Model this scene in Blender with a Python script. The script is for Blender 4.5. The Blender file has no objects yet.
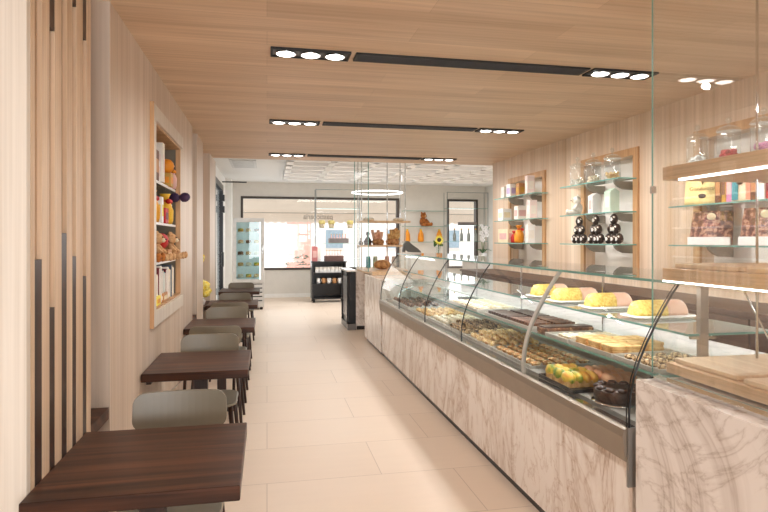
import bpy, bmesh, math, random
from math import sin, cos, pi, radians
random.seed(7)
SC = bpy.context.scene
COL = SC.collection

# ------------------------------------------------------------------ helpers
def lin(c):
    c = c / 255.0
    return c / 12.92 if c <= 0.04045 else ((c + 0.055) / 1.055) ** 2.4

def rgb(r, g, b):
    return (lin(r), lin(g), lin(b), 1.0)

class MB:
    """collects geometry for ONE mesh"""
    def __init__(s):
        s.v = []; s.f = []; s.sm = []; s.mi = []
    def add(s, vs, fs, smooth=False, mi=0):
        o = len(s.v); s.v += [tuple(p) for p in vs]
        for f in fs:
            s.f.append([i + o for i in f]); s.sm.append(smooth); s.mi.append(mi)
        return s
    def box(s, x0, x1, y0, y1, z0, z1, mi=0, edge=None):
        vs = [(x0,y0,z0),(x1,y0,z0),(x1,y1,z0),(x0,y1,z0),(x0,y0,z1),(x1,y0,z1),(x1,y1,z1),(x0,y1,z1)]
        fs = [(0,3,2,1),(4,5,6,7),(0,1,5,4),(2,3,7,6),(1,2,6,5),(3,0,4,7)]
        if edge is None:
            return s.add(vs, fs, mi=mi)
        dx, dy, dz = x1-x0, y1-y0, z1-z0
        thin = min((dx,0),(dy,1),(dz,2))[1]
        axis = [2,2,1,1,0,0]
        for f, a in zip(fs, axis):
            s.add(vs, [f], mi=mi if a == thin else edge)
        return s
    def rbox(s, x0, x1, y0, y1, z0, z1, r, axis='Z', n=5, smooth=True):
        """box with rounded corners seen along axis"""
        def rr(a0,a1,b0,b1):
            pts = []
            for (ca, cb, st) in ((a1-r,b1-r,0),(a0+r,b1-r,90),(a0+r,b0+r,180),(a1-r,b0+r,270)):
                for k in range(n+1):
                    t = radians(st + 90*k/n); pts.append((ca+r*cos(t), cb+r*sin(t)))
            return pts
        if axis == 'Z': return s.prism(rr(x0,x1,y0,y1), 'Z', z0, z1)
        if axis == 'Y': return s.prism(rr(x0,x1,z0,z1), 'Y', y0, y1)
        return s.prism(rr(y0,y1,z0,z1), 'X', x0, x1)
    def prism(s, poly, axis, a0, a1, mi=0):
        def P(p, a):
            if axis == 'Z': return (p[0], p[1], a)
            if axis == 'Y': return (p[0], a, p[1])
            return (a, p[0], p[1])
        n = len(poly)
        vs = [P(p,a0) for p in poly] + [P(p,a1) for p in poly]
        fs = [(i,(i+1)%n,(i+1)%n+n,i+n) for i in range(n)]
        fs += [tuple(range(n-1,-1,-1)), tuple(range(n,2*n))]
        return s.add(vs, fs, mi=mi)
    def lathe(s, prof, c=(0,0,0), n=20, smooth=True, sx=1, sy=1):
        vs = []; fs = []; m = len(prof)
        for k in range(n):
            t = 2*pi*k/n
            for r, z in prof: vs.append((c[0]+r*cos(t)*sx, c[1]+r*sin(t)*sy, c[2]+z))
        for k in range(n):
            k2 = (k+1) % n
            for j in range(m-1):
                fs.append((k*m+j, k2*m+j, k2*m+j+1, k*m+j+1))
        s.add(vs, fs, smooth)
        for j, flip in ((0,True),(m-1,False)):
            if prof[j][0] > 1e-5:
                ring = [(c[0]+prof[j][0]*cos(2*pi*k/n)*sx, c[1]+prof[j][0]*sin(2*pi*k/n)*sy, c[2]+prof[j][1]) for k in range(n)]
                if flip: ring.reverse()
                s.add(ring, [tuple(range(n))])
        return s
    def ball(s, c, rx, ry=None, rz=None, nu=14, nv=8, jit=0):
        ry = ry or rx; rz = rz or rx
        vs = [(c[0],c[1],c[2]-rz)]; fs = []
        for j in range(1,nv):
            ph = -pi/2 + pi*j/nv
            for k in range(nu):
                t = 2*pi*k/nu; q = 1+random.uniform(-jit,jit)
                vs.append((c[0]+rx*cos(ph)*cos(t)*q, c[1]+ry*cos(ph)*sin(t)*q, c[2]+rz*sin(ph)*q))
        vs.append((c[0],c[1],c[2]+rz)); top = len(vs)-1
        for k in range(nu):
            k2 = (k+1)%nu
            fs.append((0,1+k2,1+k))
            for j in range(nv-2):
                a = 1+j*nu
                fs.append((a+k,a+k2,a+nu+k2,a+nu+k))
            a = 1+(nv-2)*nu
            fs.append((a+k,a+k2,top))
        return s.add(vs, fs, True)
    def tube(s, pts, r, n=8, cap=True):
        from mathutils import Vector
        pts = [Vector(p) for p in pts]; rings = []
        rs = r if isinstance(r,(list,tuple)) else [r]*len(pts)
        up0 = None
        for i, p in enumerate(pts):
            d = (pts[min(i+1,len(pts)-1)]-pts[max(i-1,0)]).normalized()
            ref = Vector((0,0,1)) if abs(d.z) < .95 else Vector((1,0,0))
            if up0 is not None and abs(up0.dot(d)) < .95: ref = up0
            a = d.cross(ref).normalized(); b = a.cross(d).normalized(); up0 = b
            rings.append([p + a*rs[i]*cos(2*pi*k/n) + b*rs[i]*sin(2*pi*k/n) for k in range(n)])
        vs = [tuple(q) for rg in rings for q in rg]; fs = []
        for i in range(len(pts)-1):
            for k in range(n):
                k2 = (k+1)%n
                fs.append((i*n+k,i*n+k2,(i+1)*n+k2,(i+1)*n+k))
        s.add(vs, fs, n > 4)
        if cap:
            s.add([tuple(q) for q in rings[0]], [tuple(range(n-1,-1,-1))]); s.add([tuple(q) for q in rings[-1]], [tuple(range(n))])
        return s
    def sheet(s, prof, y0, y1, smooth=True, mi=0):
        vs = []; fs = []
        for x, z in prof: vs += [(x,y0,z),(x,y1,z)]
        for i in range(len(prof)-1): fs.append((2*i,2*i+2,2*i+3,2*i+1))
        return s.add(vs, fs, smooth, mi)

def obj(name, mb, mat, parent=None, world=False, loc=None, bevel=0, seg=2, label=None):
    me = bpy.data.meshes.new(name)
    off = (0,0,0)
    if world and parent is not None:
        p = parent; off = [0,0,0]
        while p is not None:
            for i in range(3): off[i] += p.location[i]
            p = p.parent
    me.from_pydata([(x-off[0],y-off[1],z-off[2]) for x,y,z in mb.v], [], mb.f)
    bm = bmesh.new(); bm.from_mesh(me)
    for i, f in enumerate(bm.faces):
        f.smooth = mb.sm[i]; f.material_index = mb.mi[i]
    bmesh.ops.remove_doubles(bm, verts=bm.verts, dist=1e-5)
    bmesh.ops.recalc_face_normals(bm, faces=bm.faces)
    bm.to_mesh(me); bm.free()
    for m in (mat if isinstance(mat,(list,tuple)) else [mat]): me.materials.append(m)
    o = bpy.data.objects.new(name, me); COL.objects.link(o)
    if parent is not None: o.parent = parent
    if loc: o.location = loc
    if bevel:
        b = o.modifiers.new('bevel','BEVEL'); b.width = bevel; b.segments = seg; b.limit_method = 'ANGLE'
    if label: o['label'] = label
    return o

def thing(name, label, cat, loc=(0,0,0), rz=0, group=None):
    o = bpy.data.objects.new(name, None); COL.objects.link(o)
    o.location = loc; o.rotation_euler = (0,0,rz); o.empty_display_size = .1
    o['label'] = label; o['category'] = cat
    if group: o['group'] = group
    return o

def solo(name, mb, mat, label, cat, loc=(0,0,0), rz=0, group=None, bevel=0):
    o = obj(name, mb, mat, loc=loc, bevel=bevel); o.rotation_euler = (0,0,rz)
    o['label'] = label; o['category'] = cat
    if group: o['group'] = group
    return o

def struct(name, mb, mat, parent=None, bevel=0):
    o = obj(name, mb, mat, parent, bevel=bevel)
    if parent is None: o['kind'] = 'structure'
    return o

def dup(root, loc, rz=None, label=None, group=None, sc=None):
    def rec(o, par):
        c = o.copy(); COL.objects.link(c)
        if par is not None: c.parent = par
        for ch in list(o.children): rec(ch, c)
        return c
    r = rec(root, None); r.location = loc
    if rz is not None: r.rotation_euler = (r.rotation_euler[0], r.rotation_euler[1], rz)
    if label: r['label'] = label
    if group: r['group'] = group
    if sc: r.scale = (sc,sc,sc) if not isinstance(sc,(tuple,list)) else sc
    return r

# ------------------------------------------------------------------ materials
def newmat(name):
    m = bpy.data.materials.new(name); m.use_nodes = True
    nt = m.node_tree; nt.nodes.clear()
    out = nt.nodes.new('ShaderNodeOutputMaterial')
    return m, nt, out

def N(nt, t, **kw):
    n = nt.nodes.new(t)
    for k, v in kw.items():
        if k in n.inputs: n.inputs[k].default_value = v
        else: setattr(n, k, v)
    return n

def ramp(nt, fac, stops):
    r = nt.nodes.new('ShaderNodeValToRGB')
    el = r.color_ramp.elements
    while len(el) < len(stops): el.new(.5)
    for e, (p, c) in zip(el, stops): e.position = p; e.color = c
    nt.links.new(fac, r.inputs['Fac']); return r

def coords(nt, scale=(1,1,1), rot=(0,0,0)):
    tc = nt.nodes.new('ShaderNodeTexCoord'); mp = nt.nodes.new('ShaderNodeMapping')
    mp.inputs['Scale'].default_value = scale; mp.inputs['Rotation'].default_value = rot
    nt.links.new(tc.outputs['Object'], mp.inputs['Vector']); return mp.outputs['Vector']

def mixc(nt, fac, a, b, mode='MIX'):
    m = nt.nodes.new('ShaderNodeMix'); m.data_type = 'RGBA'; m.blend_type = mode
    for sock, val in ((m.inputs[0],fac),(m.inputs[6],a),(m.inputs[7],b)):
        if hasattr(val,'is_linked') or hasattr(val,'links'): nt.links.new(val, sock)
        else: sock.default_value = val
    return m.outputs[2]

def plain(name, c, rough=.5, metal=0, emit=None, es=0, var=.06, vs=8, sheen=0, trans=0):
    m, nt, out = newmat(name)
    b = N(nt,'ShaderNodeBsdfPrincipled', Roughness=rough, Metallic=metal)
    v = coords(nt); no = N(nt,'ShaderNodeTexNoise', Scale=vs, Detail=3)
    nt.links.new(v, no.inputs['Vector'])
    lo = tuple(x*(1-var) for x in c[:3])+(1,); hi = tuple(min(1,x*(1+var)) for x in c[:3])+(1,)
    r = ramp(nt, no.outputs['Fac'], [(.35,lo),(.65,hi)])
    nt.links.new(r.outputs['Color'], b.inputs['Base Color'])
    if emit: b.inputs['Emission Color'].default_value = emit; b.inputs['Emission Strength'].default_value = es
    nt.links.new(b.outputs[0], out.inputs[0]); return m

def speck(name, stops, scale=30, rough=.6, bump=.0, detail=3, dist=0):
    """multi colour mottling, for pastry, nougat, fur"""
    m, nt, out = newmat(name)
    b = N(nt,'ShaderNodeBsdfPrincipled', Roughness=rough)
    v = coords(nt); no = N(nt,'ShaderNodeTexNoise', Scale=scale, Detail=detail, Distortion=dist)
    nt.links.new(v, no.inputs['Vector'])
    r = ramp(nt, no.outputs['Fac'], stops)
    nt.links.new(r.outputs['Color'], b.inputs['Base Color'])
    if bump:
        bp = N(nt,'ShaderNodeBump', Strength=bump, Distance=.01)
        nt.links.new(no.outputs['Fac'], bp.inputs['Height']); nt.links.new(bp.outputs[0], b.inputs['Normal'])
    nt.links.new(b.outputs[0], out.inputs[0]); return m

def wood(name, light, dark, along='Z', across=9, stretch=.6, rough=.42, planks=None, fine=.35, spec=.4):
    m, nt, out = newmat(name)
    b = N(nt,'ShaderNodeBsdfPrincipled', Roughness=rough); b.inputs['Specular IOR Level'].default_value = spec
    sc = {'X':(stretch,across,across),'Y':(across,stretch,across),'Z':(across,across,stretch)}[along]
    v = coords(nt, sc)
    n1 = N(nt,'ShaderNodeTexNoise', Scale=1.0, Detail=4, Distortion=.5); nt.links.new(v, n1.inputs['Vector'])
    sc2 = tuple(x*6 if x != stretch else x*2 for x in sc)
    v2 = coords(nt, sc2)
    n2 = N(nt,'ShaderNodeTexNoise', Scale=1.0, Detail=3); nt.links.new(v2, n2.inputs['Vector'])
    r1 = ramp(nt, n1.outputs['Fac'], [(.3,dark),(.68,light)])
    r2 = ramp(nt, n2.outputs['Fac'], [(.3,(.55,.5,.45,1)),(.6,(1,1,1,1))])
    c = mixc(nt, fine, r1.outputs['Color'], r2.outputs['Color'], 'MULTIPLY')
    if planks:
        w, l, rot = planks
        pv = coords(nt, (1,1,1), rot)
        bk = N(nt,'ShaderNodeTexBrick', Scale=1.0); nt.links.new(pv, bk.inputs['Vector'])
        bk.inputs['Brick Width'].default_value = l; bk.inputs['Row Height'].default_value = w
        bk.inputs['Mortar Size'].default_value = .0012; bk.inputs['Mortar Smooth'].default_value = .1
        bk.inputs['Color1'].default_value = (1,1,1,1); bk.inputs['Color2'].default_value = (.86,.84,.82,1)
        bk.inputs['Mortar'].default_value = (.72,.68,.64,1)
        c = mixc(nt, 1.0, c, bk.outputs['Color'], 'MULTIPLY')
    nt.links.new(c, b.inputs['Base Color'])
    nt.links.new(b.outputs[0], out.inputs[0]); return m

def marble(name, white, vein, scale=2.2, rot=(.5,.4,.7), rough=.18, w=.05, stretch=(1,1,1)):
    m, nt, out = newmat(name)
    b = N(nt,'ShaderNodeBsdfPrincipled', Roughness=rough)
    v = coords(nt, stretch, rot)
    cols = []
    for s_, d_, ww in ((scale,1.6,w),(scale*2.3,2.2,w*.6)):
        no = N(nt,'ShaderNodeTexNoise', Scale=s_, Detail=6, Distortion=d_, Roughness=.6); nt.links.new(v, no.inputs['Vector'])
        sb = N(nt,'ShaderNodeMath', operation='SUBTRACT'); nt.links.new(no.outputs['Fac'], sb.inputs[0]); sb.inputs[1].default_value = .5
        ab = N(nt,'ShaderNodeMath', operation='ABSOLUTE'); nt.links.new(sb.outputs[0], ab.inputs[0])
        mid = tuple((a*.45+b_*.55) for a, b_ in zip(vein, white))
        cols.append(ramp(nt, ab.outputs[0], [(0,vein),(ww*.45,mid),(ww*1.8,white)]).outputs['Color'])
    c = mixc(nt, .45, cols[0], cols[1], 'MIX')
    nt.links.new(c, b.inputs['Base Color']); nt.links.new(b.outputs[0], out.inputs[0]); return m

def glass(name, tint=(1,1,1,1), refl=1.0, ior=1.45, haze=0):
    m, nt, out = newmat(name)
    tr = N(nt,'ShaderNodeBsdfTransparent', Color=tint)
    gl = N(nt,'ShaderNodeBsdfGlossy', Roughness=.0, Color=(1,1,1,1))
    lw_ = N(nt,'ShaderNodeLayerWeight'); lw_.inputs['Blend'].default_value = .5
    pw = N(nt,'ShaderNodeMath', operation='POWER'); nt.links.new(lw_.outputs['Facing'], pw.inputs[0]); pw.inputs[1].default_value = 5
    f0 = ((ior-1)/(ior+1))**2
    ma = N(nt,'ShaderNodeMath', operation='MULTIPLY_ADD'); nt.links.new(pw.outputs[0], ma.inputs[0]); ma.inputs[1].default_value = 1-f0; ma.inputs[2].default_value = f0
    mu = N(nt,'ShaderNodeMath', operation='MULTIPLY', use_clamp=True); nt.links.new(ma.outputs[0], mu.inputs[0]); mu.inputs[1].default_value = refl
    mx = N(nt,'ShaderNodeMixShader'); nt.links.new(mu.outputs[0], mx.inputs[0])
    nt.links.new(tr.outputs[0], mx.inputs[1]); nt.links.new(gl.outputs[0], mx.inputs[2])
    last = mx
    if haze:
        df = N(nt,'ShaderNodeBsdfDiffuse', Color=(.9,.92,.92,1)); m2 = N(nt,'ShaderNodeMixShader'); m2.inputs[0].default_value = haze
        nt.links.new(mx.outputs[0], m2.inputs[1]); nt.links.new(df.outputs[0], m2.inputs[2]); last = m2
    nt.links.new(last.outputs[0], out.inputs[0]); return m

def emis(name, c, s):
    m, nt, out = newmat(name)
    e = N(nt,'ShaderNodeEmission', Color=c, Strength=s); nt.links.new(e.outputs[0], out.inputs[0]); return m

def tiles(name, c1, c2, mortar, l, w):
    m, nt, out = newmat(name)
    b = N(nt,'ShaderNodeBsdfPrincipled', Roughness=.3); b.inputs['Specular IOR Level'].default_value = .3
    v = coords(nt)
    bk = N(nt,'ShaderNodeTexBrick', Scale=1.0); nt.links.new(v, bk.inputs['Vector'])
    bk.offset = .4
    bk.inputs['Brick Width'].default_value = l; bk.inputs['Row Height'].default_value = w
    bk.inputs['Mortar Size'].default_value = .0028; bk.inputs['Mortar Smooth'].default_value = .2
    bk.inputs['Color1'].default_value = c1; bk.inputs['Color2'].default_value = c2; bk.inputs['Mortar'].default_value = mortar
    v2 = coords(nt, (1.2,6,1))
    no = N(nt,'ShaderNodeTexNoise', Scale=2, Detail=5); nt.links.new(v2, no.inputs['Vector'])
    r = ramp(nt, no.outputs['Fac'], [(.3,(.97,.965,.96,1)),(.7,(1,1,1,1))])
    c = mixc(nt, 1.0, bk.outputs['Color'], r.outputs['Color'], 'MULTIPLY')
    nt.links.new(c, b.inputs['Base Color'])
    r3 = ramp(nt, no.outputs['Fac'], [(.3,(.34,.34,.34,1)),(.7,(.4,.4,.4,1))])
    nt.links.new(r3.outputs['Color'], b.inputs['Roughness'])
    nt.links.new(b.outputs[0], out.inputs[0]); return m

M = {}
M['wallwood'] = wood('pale wall wood', rgb(228,211,195), rgb(212,191,171), 'Z', 9, .35, planks=(.62,9.0,(0,pi/2,0)))
M['wallwoodR'] = wood('warm wall wood', rgb(238,217,195), rgb(220,191,161), 'Z', 8, .3, planks=(.42,9.0,(0,pi/2,0)))
M['ceilwood'] = wood('ceiling oak planks', rgb(232,204,175), rgb(214,182,150), 'X', 7, .5, planks=(.2,1.5,(0,0,0)), rough=.5)
M['slat'] = wood('slat oak', rgb(222,196,168), rgb(202,170,138), 'Z', 14, .5)
M['palepanel'] = wood('bleached panel', rgb(230,221,209), rgb(214,202,187), 'Z', 26, .5, fine=.2)
M['oak'] = wood('oak frame', rgb(214,172,128), rgb(188,142,98), 'Z', 14, .8)
M['board'] = wood('maple board', rgb(246,224,194), rgb(230,200,163), 'Y', 16, 1.2, rough=.45)
M['boardX'] = wood('maple board cross', rgb(238,208,172), rgb(220,182,140), 'Y', 20, 1.0, rough=.45)
M['walnut'] = wood('walnut top', rgb(100,62,42), rgb(36,21,15), 'X', 17, 1.0, rough=.4, fine=.55, spec=.22)
M['walnutS'] = wood('dark stained insert', rgb(66,42,30), rgb(42,25,18), 'Z', 16, .8, rough=.3)
M['legdark'] = wood('dark leg', rgb(62,38,28), rgb(34,20,15), 'Z', 18, 1, rough=.4)
M['cabdark'] = wood('dark brown cabinet', rgb(86,58,46), rgb(58,38,31), 'X', 8, .8, rough=.4)
M['floor'] = tiles('beige floor tiles', rgb(236,218,200), rgb(231,212,193), rgb(200,180,162), 1.2, .6)
M['white'] = plain('white paint', rgb(240,239,236), .6, var=.02)
M['greywall'] = plain('off white wall', rgb(224,220,213), .7, var=.02)
M['lattice'] = plain('lattice white', rgb(250,250,249), .6, var=.01)
M['marble'] = marble('calacatta marble', rgb(248,242,238), rgb(178,162,150), 1.1, (.5,.4,.7), .16, .04)
M['marbleV'] = marble('veined marble front', rgb(253,246,240), rgb(184,156,134), 1.2, (.7,0,0), .14, .036, (1,1.1,.5))
M['marbletop'] = marble('white marble top', rgb(246,244,241), rgb(208,204,200), 1.3, (.1,.2,.9), .14, .03)
M['steel'] = plain('brushed steel', rgb(196,186,175), .32, .85, var=.03)
M['rail'] = plain('warm grey rail', rgb(158,146,132), .42, .45, var=.03)
M['tray'] = plain('tray steel', rgb(206,203,196), .3, .35, var=.03)
M['deck'] = plain('case deck steel', rgb(186,184,178), .28, .4, var=.03)
M['rod'] = plain('satin rod', rgb(150,156,158), .3, .8, var=.02)
M['chrome'] = plain('chrome', rgb(225,228,230), .12, 1, var=.01)
M['black'] = plain('black lacquer', rgb(24,23,26), .3, var=.03)
M['blacksoft'] = plain('matt black', rgb(30,28,28), .6)
M['panelblue'] = plain('glossy dark panel', rgb(58,60,74), .25, var=.03)
M['olive'] = plain('olive plastic', rgb(122,114,98), .38, var=.03)
M['olived'] = plain('olive plastic shade', rgb(120,106,82), .4, var=.03)
M['glass'] = glass('clear glass', (.985,.995,.99,1), 1.0)
M['glasslow'] = glass('dull clear glass', (.985,.995,.99,1), .08)
M['glasscurve'] = glass('curved glass', (.97,.985,.98,1), .85, haze=.015)
M['glasstall'] = glass('tall glass', (.985,.99,.985,1), 1.9, haze=.045)
M['glassjar'] = glass('jar glass', (.95,.97,.97,1), 1.8, haze=.05)
M['edge'] = plain('green glass edge', rgb(120,168,158), .15, var=.05)
M['shelfglass'] = glass('shelf glass', (.93,.975,.965,1), 1.2, haze=.05)
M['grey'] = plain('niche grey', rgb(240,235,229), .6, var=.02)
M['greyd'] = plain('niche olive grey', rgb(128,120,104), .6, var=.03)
M['lamp'] = emis('lamp disc', (1,.97,.92,1), 9)
M['led'] = emis('led strip', (1,.98,.95,1), 6)
M['plastwhite'] = plain('white plastic', rgb(244,243,240), .3, var=.02)
M['porcelain'] = plain('white porcelain', rgb(248,247,245), .15, var=.01)

def pm(key, r, g, b, rough=.55):
    if key not in M: M[key] = plain(key, rgb(r,g,b), rough, var=.08)
    return M[key]
pm('pink',214,140,178); pm('red',190,32,34); pm('yellow',236,188,52); pm('orange',236,150,36); pm('purple',70,48,84)
pm('cream',240,224,190); pm('tan',196,142,92); pm('brown',112,66,40); pm('teal',70,150,160); pm('mint',206,226,208)
pm('rose',222,178,172); pm('palepink',240,222,216); pm('darkred',120,40,48); pm('navy',60,74,92); pm('gold',206,160,70)
pm('bottle',70,84,80,.15); pm('leaf',60,104,56); pm('paper',242,236,226); pm('choc',62,36,26,.35); pm('lemon',244,228,90)
pm('ochre',226,160,40)
M['egg'] = speck('marbled chocolate egg', [(.5,rgb(44,28,22)),(.57,rgb(92,66,52)),(.62,rgb(226,218,206))], 30, .35)
M['teddy'] = speck('teddy fur', [(.35,rgb(130,70,26)),(.65,rgb(196,122,54))], 40, .9, .6)
M['tedtan'] = speck('tan plush', [(.35,rgb(188,140,92)),(.65,rgb(222,182,136))], 40, .9, .5)
M['tedwhite'] = speck('white plush', [(.35,rgb(224,216,200)),(.65,rgb(248,244,236))], 40, .9, .5)
M['nougat'] = speck('chocolate almond slab', [(.40,rgb(80,42,36)),(.5,rgb(120,72,62)),(.58,rgb(190,148,122)),(.7,rgb(118,74,62))], 34, .45, .4, 4)
M['sponge'] = speck('golden pastry', [(.35,rgb(196,138,72)),(.62,rgb(238,204,142))], 30, .7, .5)
M['custard'] = speck('custard pastry', [(.38,rgb(226,186,120)),(.52,rgb(246,228,180)),(.66,rgb(200,130,66))], 45, .6, .4)
M['yellowcake'] = speck('yellow crumb', [(.35,rgb(226,184,84)),(.65,rgb(246,224,132))], 70, .75, .8)
M['greencake'] = speck('yellow and green fruit', [(.38,rgb(112,150,50)),(.5,rgb(244,206,80)),(.66,rgb(246,172,84))], 10, .3, .2)
M['salmon'] = speck('salmon icing', [(.35,rgb(240,164,116)),(.65,rgb(250,206,166))], 9, .35, .2)
M['peach'] = speck('peach icing', [(.35,rgb(232,176,146)),(.65,rgb(240,200,176))], 9, .4, .1)
M['chocake'] = speck('dark chocolate', [(.35,rgb(38,22,16)),(.65,rgb(74,46,32))], 24, .3, .5)
M['chocnut'] = speck('chocolate nut', [(.36,rgb(66,38,26)),(.58,rgb(132,86,58)),(.7,rgb(206,170,130))], 45, .5, .6)
M['sesame'] = speck('speckled cookie', [(.4,rgb(70,56,44)),(.5,rgb(176,140,96)),(.62,rgb(236,214,172))], 60, .7, .6)
M['creamcake'] = speck('cream pastry', [(.4,rgb(226,206,170)),(.6,rgb(250,242,224))], 30, .5, .5)
M['berry'] = speck('berry tart', [(.34,rgb(206,120,84)),(.44,rgb(236,190,126)),(.6,rgb(252,232,190))], 34, .5, .5)
M['bread'] = speck('bread crust', [(.35,rgb(140,88,50)),(.65,rgb(214,164,108))], 20, .75, .4)
M['flowery'] = speck('yellow petals', [(.38,rgb(240,206,40)),(.62,rgb(255,244,150))], 40, .7, .6)
M['comic'] = speck('printed cover', [(.4,rgb(70,60,56)),(.5,rgb(226,206,160)),(.6,rgb(232,196,80))], 18, .5)

# ------------------------------------------------------------------ camera & world
A = math.atan((384-267)/573.0)
cd = bpy.data.cameras.new('camera'); cam = bpy.data.objects.new('camera', cd); COL.objects.link(cam)
cam.location = (0,0,1.5); cam.rotation_euler = (pi/2, 0, -A)
cd.sensor_width = 36; cd.lens = 573/768*36; cd.shift_y = -16/768; cd.clip_start = .05; cd.clip_end = 200
SC.camera = cam

w = bpy.data.worlds.new('world'); SC.world = w; w.use_nodes = True
bg = w.node_tree.nodes['Background']; bg.inputs[0].default_value = (.93,.97,1,1); bg.inputs[1].default_value = 1.3
SC.view_settings.view_transform = 'Standard'; SC.view_settings.look = 'None'; SC.view_settings.exposure = 0
SC.cycles.transparent_max_bounces = 32; SC.cycles.max_bounces = 10; SC.cycles.diffuse_bounces = 5
SC.cycles.sample_clamp_indirect = 4

# ------------------------------------------------------------------ setting
LX, RX, ZC, ZW = -.69, 3.1, 2.57, 3.0
YB = 15.2
struct('floor', MB().box(-1.6,6.4,-2.2,YB+.15,-.08,0), M['floor'])
struct('ceiling', MB().box(-1.6,3.5,-2.2,7.75,ZC,ZC+.12), M['ceilwood'])
cf = MB().box(-1.4,6.4,7.75,YB+.15,ZW,ZW+.1); cf.box(-1.4,6.4,7.75,7.8,ZC+.12,ZW); cf.box(3.5,6.4,7.6,7.75,ZC,ZW)
struct('ceiling_rear', cf, plain('ceiling off white', rgb(222,221,218), .7, var=.01))
# lattice under the far ceiling
lt = MB()
for y in [8.7+.62*i for i in range(8)]: lt.box(.35,5.6,y,y+.13,ZW-.14,ZW)
for x in [.35+.75*i for i in range(8)]: lt.box(x,x+.11,8.7,13.17,ZW-.14,ZW)
struct('trim_1', lt, M['lattice'])

def wall_with_hole(axis_x, x_out, y0, y1, z0, z1, hy0, hy1, hz0, hz1, depth):
    """wall slab between x=axis_x (room face) and x_out with a rectangular niche"""
    m = MB(); a, b = sorted((axis_x, x_out))
    m.box(a,b,y0,hy0,z0,z1); m.box(a,b,hy1,y1,z0,z1); m.box(a,b,hy0,hy1,z0,hz0); m.box(a,b,hy0,hy1,hz1,z1)
    return m

# left wall: slab with display niche
lw = wall_with_hole(LX, LX-.34, 2.76, 5.66, 0, ZC, 3.74, 4.88, 1.06, 2.24, .3)
struct('wall_left', lw, M['wallwood'])
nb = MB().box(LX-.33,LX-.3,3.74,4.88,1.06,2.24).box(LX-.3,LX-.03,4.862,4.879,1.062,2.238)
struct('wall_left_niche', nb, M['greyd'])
# outer left shell (behind recesses)
sh = MB().box(-1.6,-1.03,-2.2,8.3,0,ZC)
struct('wall_left_recess', sh, M['palepanel'])
# pale frame of the niche
fr = MB(); x0, x1 = LX+.0005, LX+.022
fr.box(x0,x1,3.66,3.74,.97,2.33); fr.box(x0,x1,3.74,4.9,2.24,2.33); fr.box(x0,x1,3.74,4.9,.97,1.06)
struct('trim_2', fr, M['palepanel'])
ol = MB(); ol.box(LX-.3,LX+.024,3.655,3.662,.965,2.335)
ol.box(LX-.295,LX+.006,3.742,3.752,1.07,2.235); ol.box(LX-.029,LX+.006,4.84,4.878,1.07,2.235); ol.box(LX-.295,LX+.006,3.752,4.86,2.225,2.238); ol.box(LX-.295,LX+.006,3.752,4.86,1.062,1.0715)
struct('trim_3', ol, M['oak'])
# posts of the left wall
for k, (a, b) in enumerate(((6.02,6.58),(7.36,8.15))):
    struct('trim_%d' % (4+k), MB().box(-1.03,LX,a,b,0,ZC), M['wallwood'])
# far white left wall with black door
wl = MB().box(-1.25,-1.0,8.3,11.3,0,ZW); wl.box(-1.25,-1.0,13.35,YB,0,ZW); wl.box(-1.25,-1.0,11.3,13.35,2.72,ZW)
wl.box(-1.0,-.86,14.5,YB,0,ZW)
struct('wall_left_rear', wl, M['white'])
d1 = MB().box(-1.12,-1.02,11.34,13.31,0,2.72); dl = struct('door_1', d1, M['glass'])
df = MB()
df.box(-1.04,-.96,11.3,11.42,0,2.72); df.box(-1.04,-.96,13.2,13.35,0,2.72); df.box(-1.04,-.96,11.42,13.2,2.6,2.72); df.box(-1.04,-.96,11.42,13.2,0,.14)
obj('door_frame', df, M['black'], dl)
obj('door_handle', MB().tube([(-.9,12.3,.95),(-.9,12.3,1.25)],.025).tube([(-.98,12.3,1.0),(-.9,12.3,1.0)],.012).tube([(-.98,12.3,1.2),(-.9,12.3,1.2)],.012), M['black'], dl)
for z in (2.35,2.1,.3):
    obj('hinge', MB().box(-.97,-.91,12.95,13.1,z,z+.14), M['black'], dl)
obj('door_closer', MB().box(-.98,-.45,13.27,13.31,2.79,2.815), M['blacksoft'], dl)

# right wall with three niches
rw = MB(); xa, xb = RX, RX+.3
NI = [(6.06,6.94),(4.40,5.17),(1.4,3.62)]
nz0, nz1 = 1.25, 2.23
ys = 7.56
for (a,b) in NI:
    rw.box(xa,xb,b,ys,0,ZC); rw.box(xa,xb,a,b,0,nz0); rw.box(xa,xb,a,b,nz1,ZC); ys = a
rw.box(xa,xb,-2.2,ys,0,ZC)
struct('wall_right', rw, M['wallwoodR'])
nbk = MB()
for (a,b) in NI: nbk.box(RX+.1,RX+.13,a,b,nz0,nz1)
struct('wall_right_niche', nbk, M['grey'])
for k, (a,b) in enumerate(NI):
    f = MB(); x0, x1 = RX-.02, RX+.099
    t = .065
    f.box(x0,x1,a-t,a-.001,nz0-t,nz1+t); f.box(x0,x1,b+.001,b+t,nz0-t,nz1+t); f.box(x0,x1,a,b,nz1+.001,nz1+t); f.box(x0,x1,a,b,nz0-t,nz0-.001)
    struct('trim_%d' % (6+k), f, M['oak'])
# far right room beyond the wood wall
wr = MB().box(6.0,6.2,7.56,YB,0,ZW)
struct('wall_right_rear', wr, M['greywall'])

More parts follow.
